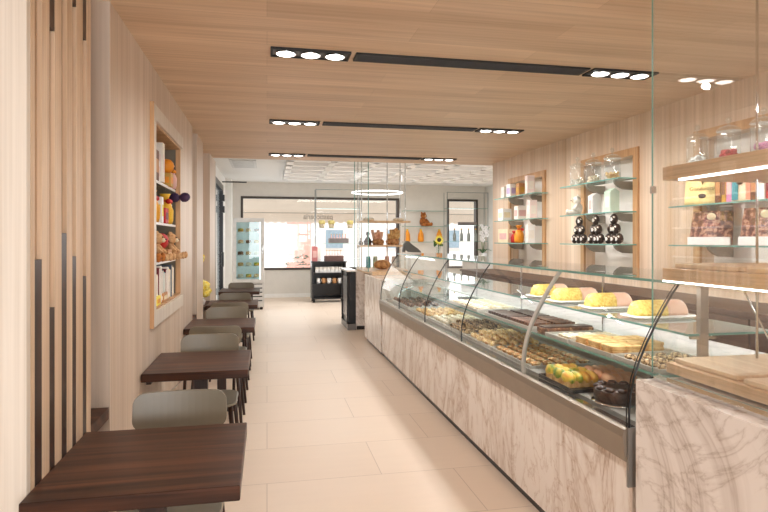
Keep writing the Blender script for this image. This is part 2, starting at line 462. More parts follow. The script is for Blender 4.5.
# back wall with two windows
bw = MB()
W1 = (-.66,3.52,.72,2.63); W2 = (4.88,5.78,.72,2.63)
bw.box(-1.25,W1[0],YB,YB+.2,0,ZW); bw.box(W1[1],W2[0],YB,YB+.2,0,ZW); bw.box(W2[1],6.2,YB,YB+.2,0,ZW)
for W in (W1,W2):
    bw.box(W[0],W[1],YB,YB+.2,0,W[2]); bw.box(W[0],W[1],YB,YB+.2,W[3],ZW)
struct('wall_back', bw, M['greywall'])
struct('baseboard_back', MB().box(-.86,6.0,YB-.02,YB-.001,0,.1), M['white'])
for k, W in enumerate((W1,W2)):
    g = struct('window_%d' % (k+1), MB().box(W[0],W[1],YB+.09,YB+.1,W[2],W[3]), M['glass'])
    f = MB(); t = .055
    f.box(W[0],W[0]+t,YB-.03,YB+.15,W[2],W[3]); f.box(W[1]-t,W[1],YB-.03,YB+.15,W[2],W[3])
    f.box(W[0]+t,W[1]-t,YB-.03,YB+.15,W[3]-t,W[3]); f.box(W[0]+t,W[1]-t,YB-.03,YB+.15,W[2],W[2]+.05)
    obj('window_frame', f, pm('framebrown',70,62,56), g)

# ------------------------------------------------------------------ outside
struct('ground', MB().box(-14,22,YB+.4,40,-.15,-.05), pm('street',214,210,206))
M['awning'] = None
def trans_cloth(name, c):
    m, nt, out = newmat(name)
    d = N(nt,'ShaderNodeBsdfDiffuse', Color=c); t = N(nt,'ShaderNodeBsdfTranslucent', Color=c); mx = N(nt,'ShaderNodeMixShader'); mx.inputs[0].default_value = .6
    v = coords(nt,(3,3,3)); no = N(nt,'ShaderNodeTexNoise', Scale=2); nt.links.new(v,no.inputs['Vector'])
    r = ramp(nt,no.outputs['Fac'],[(.3,tuple(x*.95 for x in c[:3])+(1,)),(.7,c)]); nt.links.new(r.outputs[0],d.inputs[0]); nt.links.new(r.outputs[0],t.inputs[0])
    nt.links.new(d.outputs[0],mx.inputs[1]); nt.links.new(t.outputs[0],mx.inputs[2]); nt.links.new(mx.outputs[0],out.inputs[0]); return m
M['awning'] = trans_cloth('cream awning cloth', rgb(226,208,190))
def awning(x0, x1, label):
    t = thing('awning', label, 'awning', ((x0+x1)/2, YB+.3, 2.0))
    yv = YB+1.1
    obj('canopy', MB().add([(x0,YB+.3,2.95),(x1,YB+.3,2.95),(x1,yv,2.26),(x0,yv,2.26)],[(0,1,2,3)]), M['awning'], t, True)
    n = int((x1-x0)/.2); vs = []; 
    m = MB(); seg = (x1-x0)/n
    for i in range(n):
        pts = [(x0+i*seg,2.26),(x0+(i+1)*seg,2.26)]
        for k in range(7):
            u = k/6; pts.append((x0+(i+1-u)*seg, 2.02-.045*sin(pi*u)))
        m.add([(p[0],yv,p[1]) for p in pts],[tuple(range(len(pts)))])
    obj('valance', m, M['awning'], t, True)
    obj('valance_rail', MB().tube([(x0,yv,2.265),(x1,yv,2.265)],.012), pm('railgrey',170,160,152), t, True)
    return t
aw = awning(-.9,3.8,'cream scalloped awning outside the wide front window')
awning(4.6,6.2,'cream awning outside the narrow right window')
def text_mesh(name, s, size, mat, parent, loc, rot, align='CENTER', ext=.001, sx=1):
    cu = bpy.data.curves.new(name,'FONT'); cu.body = s; cu.size = size; cu.align_x = align; cu.extrude = ext
    tmp = bpy.data.objects.new('tmp', cu); COL.objects.link(tmp)
    dg = bpy.context.evaluated_depsgraph_get(); me = bpy.data.meshes.new_from_object(tmp.evaluated_get(dg))
    bpy.data.objects.remove(tmp)
    if sx != 1:
        for v in me.vertices: v.co.x *= sx
    me.materials.clear(); me.materials.append(mat)
    o = bpy.data.objects.new(name, me); COL.objects.link(o)
    if parent is not None:
        o.parent = parent; loc = tuple(l-p for l, p in zip(loc, parent.location))
    o.location = loc; o.rotation_euler = rot
    return o
text_mesh('lettering', 'pasticceria', .22, pm('sepia',120,104,90), aw, (1.42, YB+1.085, 2.09), (pi/2,0,0), sx=-.9)
# pale house across the street
hs = thing('house', 'pale house with grey windows across the street', 'building', (3,30,0))
obj('facade', MB().box(-10,18,30,31,-.05,9), plain('house plaster', rgb(250,240,234), .8, var=.02), hs, True)
obj('door_surround', MB().box(1.0,2.2,29.85,29.99,-.04,3.0), pm('coral',240,176,160), hs, True)
for x in (-1.7,2.9,6.2,9.3):
    wn = obj('window', MB().box(x,x+1.1,29.9,29.99,1.0,2.1), pm('shutter',236,226,220), hs, True)
    obj('pane', MB().box(x+.1,x+1.0,29.87,29.895,1.08,2.02), pm('paneblue',150,168,180,.1), wn, True)
def shrub(x,y,label):
    m = MB()
    for i in range(60):
        a = random.uniform(0,2*pi); r = random.uniform(.05,.35); z = random.uniform(.15,.85)
        cx, cy = r*cos(a), r*sin(a); d = random.uniform(0,2*pi); l = .14
        m.add([(cx,cy,z),(cx+l*cos(d),cy+l*sin(d),z+.07),(cx+l*cos(d+.8),cy+l*sin(d+.8),z+.02)],[(0,1,2)])
    t = thing('potted_shrub', label, 'plant', (x,y,-.05))
    obj('pot', MB().lathe([(.16,0),(.22,.3),(.2,.3),(.18,.26)]), pm('terracotta',180,120,96), t)
    obj('foliage', m, pm('leafgrey',120,150,128), t, loc=(0,0,.25))
shrub(.9,17.5,'leafy potted shrub on the pavement outside the wide window')

# ------------------------------------------------------------------ left: slatted screen, partition, ledges
struct('wall_partition', MB().box(-1.03,-.689,1.85,1.878,0,ZC), M['palepanel'])
sc_ = thing('slatted_screen', 'slatted oak screen with dark inserts beside the nearest table', 'screen', (-.72,2.18,0))
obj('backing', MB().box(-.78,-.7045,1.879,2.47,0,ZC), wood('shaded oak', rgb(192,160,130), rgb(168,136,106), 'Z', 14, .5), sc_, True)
slats = [(1.879,1.908),(1.966,2.028),(2.076,2.140),(2.192,2.25),(2.294,2.369),(2.414,2.47)]
for a,b in slats: obj('slat', MB().box(-.704,-.688,a,b,0,ZC), M['slat'], sc_, True)
gaps = [(1.9085,1.9655),(2.0285,2.0755),(2.1405,2.1915),(2.2505,2.2935),(2.3695,2.4135)]
zlow = [1.44,1.278,1.524,1.44,1.36]
for (a,b), z in zip(gaps, zlow): obj('dark_insert', MB().box(-.704,-.6885,a,b,0,z), M['walnutS'], sc_, True)
for i, z in ((1,2.19),(3,2.357),(4,2.275)):
    obj('dark_insert', MB().box(-.704,-.6885,gaps[i][0],gaps[i][1],z,ZC), M['walnutS'], sc_, True)
for (y0,y1,lab) in ((2.475,2.755,'dark walnut ledge in the recess behind the nearest table'),(5.67,6.01,'dark walnut ledge in the recess past the toy niche'),(6.59,7.35,'dark walnut ledge between the two far wood posts')):
    solo('wall_ledge', MB().box(-1.02,LX-.003,y0,y1,.70,.752), M['walnut'], lab, 'ledge')

# tables
def make_table():
    t = thing('cafe_table', 'nearest dark walnut cafe table beside the slatted screen', 'table', (-.385,2.1,0), group='walnut cafe tables along the left wall')
    obj('tabletop', MB().box(-.303,.305,-.31,.31,.708,.755), M['walnut'], t, bevel=.004)
    obj('pedestal', MB().box(-.04,.04,-.03,.03,.012,.66), M['legdark'], t)
    obj('base_plate', MB().rbox(-.15,.15,-.15,.15,0,.0115,.03), M['blacksoft'], t, bevel=.003)
    obj('apron', MB().box(-.24,.2,-.03,.03,.661,.7075), M['legdark'], t)
    obj('wall_bracket', MB().box(-.297,-.27,-.2,.2,.67,.7075), M['legdark'], t)
    obj('brace', MB().tube([(-.29,-.1,.5),(-.06,-.1,.7)],.005,6), M['steel'], t)
    return t
T0 = make_table()
TY = [2.1,3.69,5.33,7.05,8.82]
tl = ['', 'second walnut cafe table from the front, below the toy niche', 'third walnut cafe table from the front, below the far end of the toy niche', 'fourth walnut cafe table from the front, beside the first far wood post','farthest walnut cafe table, in front of the glass fridge']
for y, l in list(zip(TY,tl))[1:]: dup(T0, (-.397,y,0), label=l, sc=(.95,1,1))

def make_chair():
    t = thing('cafe_chair', 'olive grey chair on the far side of the nearest table', 'chair', (0,0,0), group='olive grey cafe chairs along the left wall')
    # faces -Y ; backrest at +Y
    vs = []; fs = []; nx, nz = 13, 6; wd, h, r = .208, .17, .055
    def outline(u):   # rounded rectangle mapped grid
        return u
    m = MB(); wd, h, r = .196, .16, .05
    xs = []
    for k in range(7): xs.append(-wd+r-r*cos(pi/2*k/6))
    xs += [-wd+r+(2*wd-2*r)*k/10 for k in range(1,10)]
    for k in range(7): xs.append(wd-r+r*sin(pi/2*k/6))
    def half(x):
        d = max(0, abs(x)-(wd-r)); return h/2-r+math.sqrt(max(0,r*r-d*d))
    def bend(x,z,o): return (x, .03-.8*x*x+.15*(z-.08)+o, z)
    fr_ = []
    for x in xs:
        hh = max(half(x),.004)
        fr_.append([bend(x,h/2-hh,0),bend(x,h/2+hh,0),bend(x,h/2+hh,.013),bend(x,h/2-hh,.013)])
    vs = [p for q in fr_ for p in q]; fs = []
    for k in range(len(xs)-1):
        for q in range(4): fs.append((4*k+q,4*k+(q+1)%4,4*k+4+(q+1)%4,4*k+4+q))
    fs += [(0,1,2,3),tuple(4*(len(xs)-1)+q for q in (3,2,1,0))]
    m.add(vs, fs)
    obj('backrest', m, M['olive'], t, loc=(0,.2,.675), bevel=.004)
    s = MB()
    s.rbox(-.2,.2,-.22,.17,.435,.455,.09)
    obj('seat', s, M['olive'], t, bevel=.006)
    for sx in (-1,1):
        obj('leg', MB().tube([(sx*.16,-.17,.435),(sx*.2,-.23,0)],[.016,.011]), M['legdark'], t)
        obj('leg', MB().tube([(sx*.165,.16,.435),(sx*.2,.24,0)],[.016,.011]), M['legdark'], t)
        obj('back_post', MB().tube([(sx*.165,.15,.435),(sx*.165,.2,.56),(sx*.16,.222,.76)],.011), M['legdark'], t)
    return t
C0 = make_chair(); C0.location = (-.37,2.42,0)
chairs = [(3.98,0,'olive grey chair on the far side of the second table'),(5.65,0,'olive grey chair on the far side of the third table'),
 (7.2,0,'olive grey chair on the far side of the fourth table'),(8.98,0,'olive grey chair farthest away, just before the glass fridge'),
 (4.83,pi,'olive grey chair on the near side of the third table, back to the camera'),(6.54,pi,'olive grey chair on the near side of the fourth table, back to the camera')]
for y, rz, l in chairs: dup(C0, (-.392,y,0), rz=rz, label=l)

# yellow flowers between the posts
def yflower(x,y,z,r,label,tall):
    t = thing('yellow_bouquet', label, 'flowers', (x,y,z))
    obj('vase', MB().lathe([(.035,0),(.045,.05),(.03,tall*.5),(.035,tall*.55)]), M['porcelain'], t)
    m = MB()
    for i in range(16):
        a = random.uniform(0,2*pi); b = random.uniform(-.9,1.2)
        m.ball((r*.6*cos(a)*cos(b), r*.6*sin(a)*cos(b), tall+r*.5+r*.6*sin(b)), r*.42, nu=8, nv=6, jit=.15)
    obj('blossoms', m, M['flowery'], t)
    obj('stems', MB().tube([(0,0,.02),(0,0,tall+.03)],.012), M['leaf'], t)
yflower(-.74,6.9,.752,.12,'round bunch of yellow flowers on the ledge between the far posts',.13)
yflower(-.79,7.2,.752,.06,'tall thin spray of yellow flowers on the ledge beside the far post',.5)

# ------------------------------------------------------------------ left niche goods
def gshelf(x0,x1,y0,y1,z,label,mat=None,brk=None,name='glass_shelf',th=.012,grp=None):
    t = thing(name, label, 'shelf', ((x0+x1)/2,(y0+y1)/2,z-th), group=grp)
    obj('shelf_panel', MB().box(x0,x1,y0,y1,z-th,z,0,1), [mat or M['shelfglass'],M['edge']], t, True)
    return t
SZ = [1.90,1.62,1.35]
for z, l in zip(SZ,('top','middle','lowest')):
    t = thing('niche_shelf','white edged '+l+' shelf in the left wall niche','shelf',(-.84,4.3,z-.015))
    obj('shelf_panel', MB().box(-.985,-.73,3.755,4.86,z-.015,z), M['shelfglass'], t, True)
    obj('shelf_edge', MB().box(-.729,-.72,3.755,4.86,z-.016,z+.001), M['plastwhite'], t, True)
GS = 'goods in the left wall niche'
def bx(name, mat, lab, cat, x, y, z, dx, dy, dz, rz=0, band=None, grp=None):
    """a small printed carton: body, lid line and a label panel"""
    t = thing(name, lab, cat, (x,y,z), rz, grp)
    obj('carton', MB().box(-dx/2,dx/2,-dy/2,dy/2,0,dz), mat, t, bevel=.003)
    if band is not None:
        obj('printed_panel', MB().box(-dx*.36,dx*.36,-dy/2-.0012,-dy/2+.001,dz*.25,dz*.7).box(-dx/2-.0012,-dx/2+.001,-dy*.36,dy*.36,dz*.25,dz*.7).box(dx/2-.001,dx/2+.0012,-dy*.36,dy*.36,dz*.25,dz*.7), band, t)
    return t
xg = -.78
bx('gift_box',M['pink'],'pink box on the top shelf of the left niche','box',xg,3.894,1.90,.13,.11,.22,0,M['rose'])
bx('gift_box',M['brown'],'brown box on the top shelf of the left niche','box',xg,4.041,1.90,.13,.12,.2,0,M['tan'])
bx('gift_box',M['paper'],'tall white box on the top shelf of the left niche','box',xg+.03,4.195,1.90,.1,.07,.27,0,M['palepink'])
bx('gift_box',M['plastwhite'],'low white box at the front edge of the left niche top shelf','box',-.735,4.118,1.90,.035,.07,.14,0,M['palepink'])
def bow(name, mat, label, loc, s=.1, rz=0):
    t = thing(name, label, 'bow', loc, rz)
    for k in (-1,1):
        obj('loop', MB().lathe([(.001,0),(s*.28,s*.35),(s*.42,s*.75),(s*.3,s),(.001,s*1.02)],n=10).v and MB().ball((0,k*s*.55,s*.4),s*.3,s*.55,s*.42,nu=10,nv=6), mat, t)
    obj('knot', MB().ball((s*.1,0,s*.42),s*.2,nu=8,nv=6), mat, t)
    for k in (-1,1):
        obj('tail', MB().add([(0,0,s*.4),(.02,k*s*.3,s*.38),(.02,k*s*.55,0),(.0,k*s*.25,0)],[(0,1,2,3)]), mat, t)
    return t
def ribbonbag(label, mat, ribbon, loc, s=1, rz=0, grp=None):
    """cellophane gift bag, gathered and tied with a ribbon"""
    t = thing('gift_bag', label, 'bag', loc, rz, grp)
    obj('bag', MB().lathe([(.052*s,0),(.06*s,.03*s),(.062*s,.1*s),(.04*s,.155*s),(.014*s,.17*s)],n=12), mat, t)
    obj('gathered_top', MB().lathe([(.013*s,.168*s),(.03*s,.2*s),(.042*s,.225*s)],n=9), mat, t)
    obj('ribbon', MB().lathe([(.015*s,.16*s),(.022*s,.17*s),(.015*s,.18*s)],n=10).ball((.03*s,.028*s,.168*s),.022*s,.03*s,.02*s,nu=8,nv=6).ball((.03*s,-.028*s,.168*s),.022*s,.03*s,.02*s,nu=8,nv=6), ribbon, t)
    return t
solo('toy_ball', MB().ball((0,0,.055),.055), M['orange'], 'orange ball above the purple bow on the left niche top shelf','toy',(-.74,4.548,2.0))
bx('gift_box',M['gold'],'gold box under the orange ball on the left niche top shelf','box',-.75,4.548,1.90,.1,.12,.1,0,M['orange'])
ribbonbag('rose gift bag at the far end of the left niche top shelf',M['rose'],M['orange'],(-.74,4.72,1.90),.8)
bow('ribbon_bow',M['purple'],'large dark purple bow hanging over the left niche top shelf edge',(-.675,4.754,1.80),.09,rz=1.0)
ribbonbag('yellow gift bag with red ribbon, left of the middle niche shelf',M['yellow'],M['red'],(-.76,3.912,1.62),1.05)
ribbonbag('yellow gift bag with red ribbon, second on the middle niche shelf',M['ochre'],M['red'],(-.76,4.066,1.62),.95)
bx('gift_box',M['plastwhite'],'white box between yellow bags on the middle niche shelf','box',-.75,4.213,1.62,.08,.06,.18,0,M['lemon'])
bx('gift_box',M['red'],'red box on the middle niche shelf, right of the white box','box',-.75,4.359,1.62,.09,.13,.11,0,M['darkred'])
ribbonbag('orange gift bag at the back of the middle niche shelf',M['orange'],M['gold'],(-.86,4.367,1.62),1.1)
ribbonbag('yellow gift bag with red ribbon at the far end of the middle niche shelf',M['yellow'],M['red'],(-.75,4.539,1.62),1.0)
bx('gift_box',M['paper'],'clear white box at the far end of the middle niche shelf','box',-.78,4.694,1.62,.1,.1,.16,0,M['cream'])
def teddy(label, mat, muz, loc, s=1, rz=0, lying=False):
    t = thing('teddy_bear', label, 'toy', loc, rz)
    b = MB()
    b.ball((0,0,.12*s),.1*s,.09*s,.12*s).ball((0,-.02*s,.29*s),.085*s,.08*s,.078*s)
    for k in (-1,1):
        b.ball((k*.065*s,-.01*s,.36*s),.032*s,.02*s,.032*s,nu=10,nv=6)
        b.tube([(k*.08*s,-.01*s,.2*s),(k*.13*s,-.06*s,.13*s),(k*.12*s,-.1*s,.1*s)],[.036*s,.036*s,.034*s],10)
        b.tube([(k*.06*s,-.02*s,.05*s),(k*.1*s,-.12*s,.05*s),(k*.12*s,-.19*s,.055*s)],[.05*s,.046*s,.044*s],10)
        b.ball((k*.12*s,-.2*s,.06*s),.045*s,.03*s,.05*s,nu=10,nv=6)
    obj('body', b, mat, t)
    obj('muzzle', MB().ball((0,-.095*s,.27*s),.038*s,.03*s,.03*s,nu=10,nv=6), muz, t)
    obj('nose', MB().ball((0,-.125*s,.28*s),.012*s,nu=8,nv=6), M['black'], t)
    for k in (-1,1): obj('eye', MB().ball((k*.035*s,-.092*s,.31*s),.009*s,nu=8,nv=6), M['black'], t)
    return t
teddy('brown plush bear on the lowest left niche shelf',M['teddy'],M['tedtan'],(-.8,3.937,1.35),.62,pi/2)
teddy('tan plush bear beside the red cushion on the lowest left niche shelf',M['tedtan'],M['cream'],(-.76,4.221,1.35),.55,pi/2)
cu = thing('cushion','small red cushion on the lowest left niche shelf','cushion',(-.76,4.453,1.441))
obj('cover', MB().ball((0,0,.05),.05,.1,.06), M['red'], cu)
obj('button', MB().ball((.05,0,.05),.008,nu=8,nv=6), M['darkred'], cu)
bx('gift_box',M['tan'],'tan box under the red cushion in the left niche','box',-.76,4.453,1.35,.12,.16,.08,0,M['cream'])
teddy('light tan plush bear at the far end of the lowest left niche shelf',M['tedtan'],M['cream'],(-.74,4.686,1.35),.55,pi/2)
bx('gift_box',M['yellow'],'yellow carton standing left of the books in the left niche','box',-.77,3.834,1.072,.1,.1,.26,0,M['ochre'])
bk = [('comic',.23,.03),('cream',.2,.035),('darkred',.24,.03),('paper',.25,.025),('navy',.22,.04),('teal',.2,.03),('darkred',.22,.025),('paper',.23,.03),('comic',.21,.035),('navy',.24,.03),('cream',.22,.03)]
bl = ['cartoon covered','cream','dark red','white','navy','teal','slim dark red','slim white','patterned','tall navy','last cream']
y = 3.93
for (c,h,d), l in zip(bk,bl):
    b = thing('book', l+' book standing at the bottom of the left niche','book',(-.79,y,1.072),random.uniform(-.15,.15),'books in the left wall niche')
    obj('cover', MB().box(-.08,.08,-d/2,d/2,0,h), M[c], b, bevel=.002)
    obj('pages', MB().box(-.0795,.083,-d*.36,d*.36,.004,h-.006), M['paper'], b)
    y += d+.042
bx('gift_box',M['lemon'],'yellow packet lying in front of the books in the left niche','box',-.715,3.98,1.072,.04,.14,.06,0,M['ochre'])
bx('gift_box',M['tan'],'tan packet lying in front of the books in the left niche','box',-.715,4.238,1.072,.04,.16,.06,0,M['cream'])

# ------------------------------------------------------------------ ceiling fixtures
def downlight(x,y,label):
    t = thing('downlight', label, 'ceiling light', (x,y,ZC), group='triple recessed downlights')
    f = MB(); a, b = .225, .075
    f.box(-a,a,-b,-b+.012,-.012,.0); f.box(-a,a,b-.012,b,-.012,0); f.box(-a,-a+.012,-b,b,-.012,0); f.box(a-.012,a,-b,b,-.012,0)
    obj('frame', f, M['blacksoft'], t)
    obj('housing', MB().box(-a+.012,a-.012,-b+.012,b-.012,-.006,-.001), M['black'], t)
    for dx in (-.14,0,.14):
        l = obj('lamp', MB().lathe([(.045,0),(.052,-.008),(.044,-.011),(.001,-.0125)],n=20), M['lamp'], t, loc=(dx,0,-.0065))
        obj('lamp_ring', MB().lathe([(.052,0),(.06,-.009),(.054,-.01),(.05,0)],n=20), M['chrome'], l)
    return t
D0 = downlight(.245,3.3,'triple downlight in the nearest row, left side')
rowname = {1.32:'row above the camera',3.3:'nearest row',5.25:'middle row',7.26:'farthest row'}
for yy, rn in rowname.items():
    for xx, sd in ((.245,'left side'),(2.22,'right side')):
        if (xx,yy) != (.245,3.3): dup(D0,(xx,yy,ZC),label='triple downlight in the %s, %s' % (rn,sd))
def grill(yy,label):
    t = thing('air_grille', label, 'vent', (1.235,yy,ZC), group='black ceiling air grilles')
    a, b = .735, .07
    f = MB(); f.box(-a,a,-b,-b+.01,-.01,0); f.box(-a,a,b-.01,b,-.01,0); f.box(-a,-a+.02,-b,b,-.01,0); f.box(a-.02,a,-b,b,-.01,0)
    obj('frame', f, M['blacksoft'], t)
    obj('backing', MB().box(-a+.02,a-.02,-b+.01,b-.01,-.003,-.001), M['black'], t)
    for k in range(6):
        yk = -.05+.02*k
        obj('louvre', MB().box(-a+.02,a-.02,yk-.003,yk+.003,-.011,-.003), pm('louvre',66,64,66), t)
    return t
G0 = grill(3.3,'long black air grille between the nearest downlights')
dup(G0,(1.235,5.25,ZC),label='long black air grille between the middle downlights')
dup(G0,(1.235,7.26,ZC),label='long black air grille between the farthest downlights')
vt = thing('ceiling_vent','small grey air vent in the white far ceiling','vent',(-.45,11.6,ZW))
obj('frame', MB().box(-.25,.25,-.6,.6,-.012,0), pm('ventgrey',200,200,198), vt)
obj('core', MB().box(-.2,.2,-.54,.54,-.016,-.012), pm('ventcore',182,182,180), vt)
# ring pendant lamp far back
rp = thing('ring_pendant','glowing white oval ring lamp hanging before the wide window','ceiling light',(2.15,11.2,2.44))
m = MB(); ring = [(.5*cos(2*pi*k/40),.5*sin(2*pi*k/40),0) for k in range(41)]
m.tube(ring,.013,8,cap=False); obj('ring', m, emis('ring glow',(1,1,1,1),3), rp)
for k in range(3):
    a = 2*pi*k/3; obj('cable', MB().tube([(.5*cos(a),.5*sin(a),.02),(.5*cos(a),.5*sin(a),ZW-2.44-.14)],.003,6), M['chrome'], rp)

# ------------------------------------------------------------------ display case
YN, YF = 2.08, 7.25
case = thing('pastry_display_case','long refrigerated pastry display case with curved glass and marble front','display case',(1.46,4.6,0))
obj('kickplate', MB().box(1.475,2.3,YN,YF,0,.05), M['black'], case, True)
obj('marble_front', MB().box(1.455,1.50,YN,YF,.05,.615), M['marbleV'], case, True)
obj('front_rail', MB().prism([(1.425,.60),(1.455,.60),(1.455,.72),(1.437,.735),(1.418,.73),(1.41,.70)],'Y',YN,YF), M['rail'], case, True)
obj('rail_lip', MB().box(1.437,1.47,YN,YF,.722,.74), M['chrome'], case, True)
obj('deck', MB().box(1.501,2.02,YN,YF,.6,.745), M['deck'], case, True)
obj('rear_body', MB().box(2.021,2.3,YN,YF,.05,.9), M['steel'], case, True)
prof = [(1.440,.735),(1.440,.80),(1.446,.87),(1.462,.94),(1.487,1.01),(1.52,1.08),(1.558,1.15),(1.60,1.22),(1.64,1.28),(1.668,1.315)]
mods = [YN+.012,3.06,4.12,5.14,6.2,YF-.012]
for a,b in zip(mods[:-1],mods[1:]):
    obj('curved_glass', MB().sheet(prof,a+.004,b-.004), M['glasscurve'], case, True)
for i, y in enumerate(mods):
    wd = .007 if i not in (0,1) else (.008 if i == 0 else .034)
    mt = M['black'] if i != 1 else pm('palesteel',206,204,198,.3)
    vs = []; n = len(prof)
    mb = MB(); o1 = [(x-.004,z) for x,z in prof]; o2 = [(x+.008,z) for x,z in prof]
    poly = o1 + o2[::-1]
    mb.sheet(o1,y-wd/2,y+wd/2); mb.sheet(o2,y-wd/2,y+wd/2)
    if i > 1: mb = MB().tube([(x-.003,y,z) for x,z in prof],.0045,6)
    obj('glass_joint', mb, mt, case, True)
obj('end_glass', MB().prism(prof+[(2.02,1.315),(2.02,.735)],'Y',YN,YN+.006), M['glass'], case, True)
obj('end_glass', MB().prism(prof+[(2.02,1.315),(2.02,.735)],'Y',YF-.006,YF), M['glasslow'], case, True)
obj('rail_end_cap', MB().box(1.428,1.462,YN-.012,YN-.001,.5,.74), pm('capgrey',128,122,116,.3), case, True)
obj('end_trim', MB().tube([(x-.004,YN-.006,z) for x,z in prof],.0045,8), M['black'], case, True)
obj('top_glass', MB().box(1.66,2.24,YN,YF,1.316,1.328,0,1), [M['shelfglass'],M['edge']], case, True)
obj('glass_shelf', MB().box(1.73,2.17,YN+.02,YF-.02,1.095,1.105,0,1), [M['shelfglass'],M['edge']], case, True, label='upper glass shelf')
obj('glass_shelf', MB().box(1.60,2.0,YN+.02,YF-.02,.925,.937,0,1), [M['shelfglass'],M['edge']], case, True, label='lower glass shelf')
for y in (2.105,3.155,4.3,5.3,6.3,7.2):
    big = y < 2.2 or y > 7
    pw, px_ = (.012,1.805) if big else (.004,2.008)
    obj('shelf_post', MB().box(px_-pw*1.6,px_+pw*1.6,y-pw,y+pw,.9 if not big else .746,1.315), M['steel'] if big else M['chrome'], case, True)
    obj('shelf_clip', MB().box(px_-.06,px_+.06,y-.008,y+.008,1.082,1.0945), M['chrome'], case, True)
wt = thing('worktop','white marble worktop running behind the display case','worktop',(2.2,4.6,.9))
obj('marble_slab', MB().box(2.021,2.40,YN,YF,.901,.945), M['marbletop'], wt, True, bevel=.003)
# back counter along the right wall
bc = thing('back_counter','dark brown low cabinet run along the right wall','cabinet',(2.95,3.5,0))
obj('carcass', MB().box(2.62,3.09,-.5,7.5,.05,1.075), M['cabdark'], bc, True)
obj('plinth', MB().box(2.66,3.09,-.5,7.5,0,.05), M['black'], bc, True)
obj('top', MB().box(2.60,3.095,-.5,7.52,1.076,1.1), M['cabdark'], bc, True)
for i in range(10):
    y = -.48+.795*i
    d = obj('door', MB().box(2.604,2.619,y,y+.78,.08,1.06), M['cabdark'], bc, True)
    obj('handle', MB().tube([(2.592,y+.3,.9),(2.592,y+.48,.9)],.006,6), M['steel'], d, True)

# ------------------------------------------------------------------ near counter and its glass
nc = thing('marble_counter','white veined marble counter nearest the camera, beyond the display case end','counter',(1.9,.8,0))
obj('kickplate', MB().box(1.475,2.35,-.6,2.035,0,.05), M['black'], nc, True)
obj('front_slab', MB().box(1.44,2.38,-.6,2.038,.05,.945), M['marble'], nc, True, bevel=.002)
obj('counter_rail', MB().box(1.50,1.545,-.6,2.03,.946,.958), M['chrome'], nc, True)
def wslab(name,label,x0,x1,y0,y1,z0,z1,cat='shelf'):
    t = thing(name,label,cat,((x0+x1)/2,(y0+y1)/2,z0))
    obj('slab', MB().box(x0,x1,y0,y1,z0,z1), M['boardX'], t, True, bevel=.003)
    return t
wslab('display_plinth','thick maple plinth lying on the near marble counter',1.60,2.2,.3,2.066,.960,1.0,'plinth')
def cboard(label,x0,x1,y0,y1,z):
    t = thing('cutting_board',label,'board',((x0+x1)/2,(y0+y1)/2,z))
    obj('board', MB().box(x0,x1,y0,y1,z,z+.018), M['board'], t, True, bevel=.004)
    obj('groove', MB().box(x0+.02,x1-.02,y0+.015,y0+.02,z+.0178,z+.0185), M['boardX'], t, True)
cboard('maple cutting board on the counter plinth beside the glass edge',1.63,2.18,1.74,2.055,1.001)
cboard('maple cutting board on the counter plinth nearest the camera',1.62,2.18,1.3,1.70,1.001)
s1 = wslab('wood_shelf','maple shelf at eye level behind the tall glass',1.60,2.15,.3,2.09,1.335,1.385)
obj('led_strip', MB().box(1.602,1.612,.3,2.09,1.328,1.3345), M['led'], s1, True)
cboard('maple cutting board on the eye level shelf beside the glass edge',1.64,2.12,1.74,2.07,1.386)
cboard('maple cutting board on the eye level shelf nearest the camera',1.63,2.12,1.3,1.70,1.386)
s2 = wslab('wood_shelf','upper maple shelf with glowing strip behind the tall glass',1.60,2.15,.3,2.09,1.745,1.80)
obj('led_strip', MB().box(1.605,1.622,.3,2.0,1.737,1.7445), M['led'], s2, True)
for s_,z in ((s1,1.0),(s1,0)):
    pass
for (y,lab) in ((1.977,'farther'),(.6,'nearer')):
    p = thing('shelf_rod','slim chrome rod holding the maple shelves, '+lab+' one','rod',(1.95,y,1.02))
    obj('rod', MB().tube([(1.95,y,1.02),(1.95,y,ZC)],.005,8), M['chrome'], p, True)
    for z in (1.33,1.74): obj('collar', MB().lathe([(.006,0),(.014,0),(.014,.005),(.006,.005)],c=(1.95,y,z-.005)), M['chrome'], p, True)
bw_ = thing('brace_wire','thin diagonal steel wire under the eye level shelf','wire',(2.0,2.0,.95))
obj('wire', MB().tube([(1.92,2.04,1.334),(2.12,2.04,1.001)],.004,6), M['chrome'], bw_, True)
obj('eyelet', MB().ball((1.92,2.04,1.329),.007,nu=8,nv=6), M['chrome'], bw_, True)
for (a,b,lab) in ((.3,2.085,'tall clear glass pane with green edge standing on the near counter'),):
    t = thing('glass_screen',lab,'glass panel',(1.55,(a+b)/2,.958))
    obj('pane', MB().box(1.547,1.555,a,b,.959,ZC-.001,0,1), [M['glasstall'],M['edge']], t, True)
    obj('pane_clip', MB().box(1.542,1.560,b-.012,b+.004,1.69,1.72), M['chrome'], t, True)

# ------------------------------------------------------------------ pastries in the case
Zs, Zu, Zd = .938, 1.106, .7455
def tray(label,x,y,z,dx,dy,mat='tray',h=.018):
    t = thing('tray',label,'tray',(x,y,z))
    m = MB().box(-dx/2,dx/2,-dy/2,dy/2,0,.004)
    obj('base', m, M[mat], t)
    r = MB()
    r.box(-dx/2,dx/2,-dy/2,-dy/2+.006,.004,h); r.box(-dx/2,dx/2,dy/2-.006,dy/2,.004,h); r.box(-dx/2,-dx/2+.006,-dy/2+.006,dy/2-.006,.004,h); r.box(dx/2-.006,dx/2,-dy/2+.006,dy/2-.006,.004,h)
    obj('rim', r, M[mat], t)
    return t
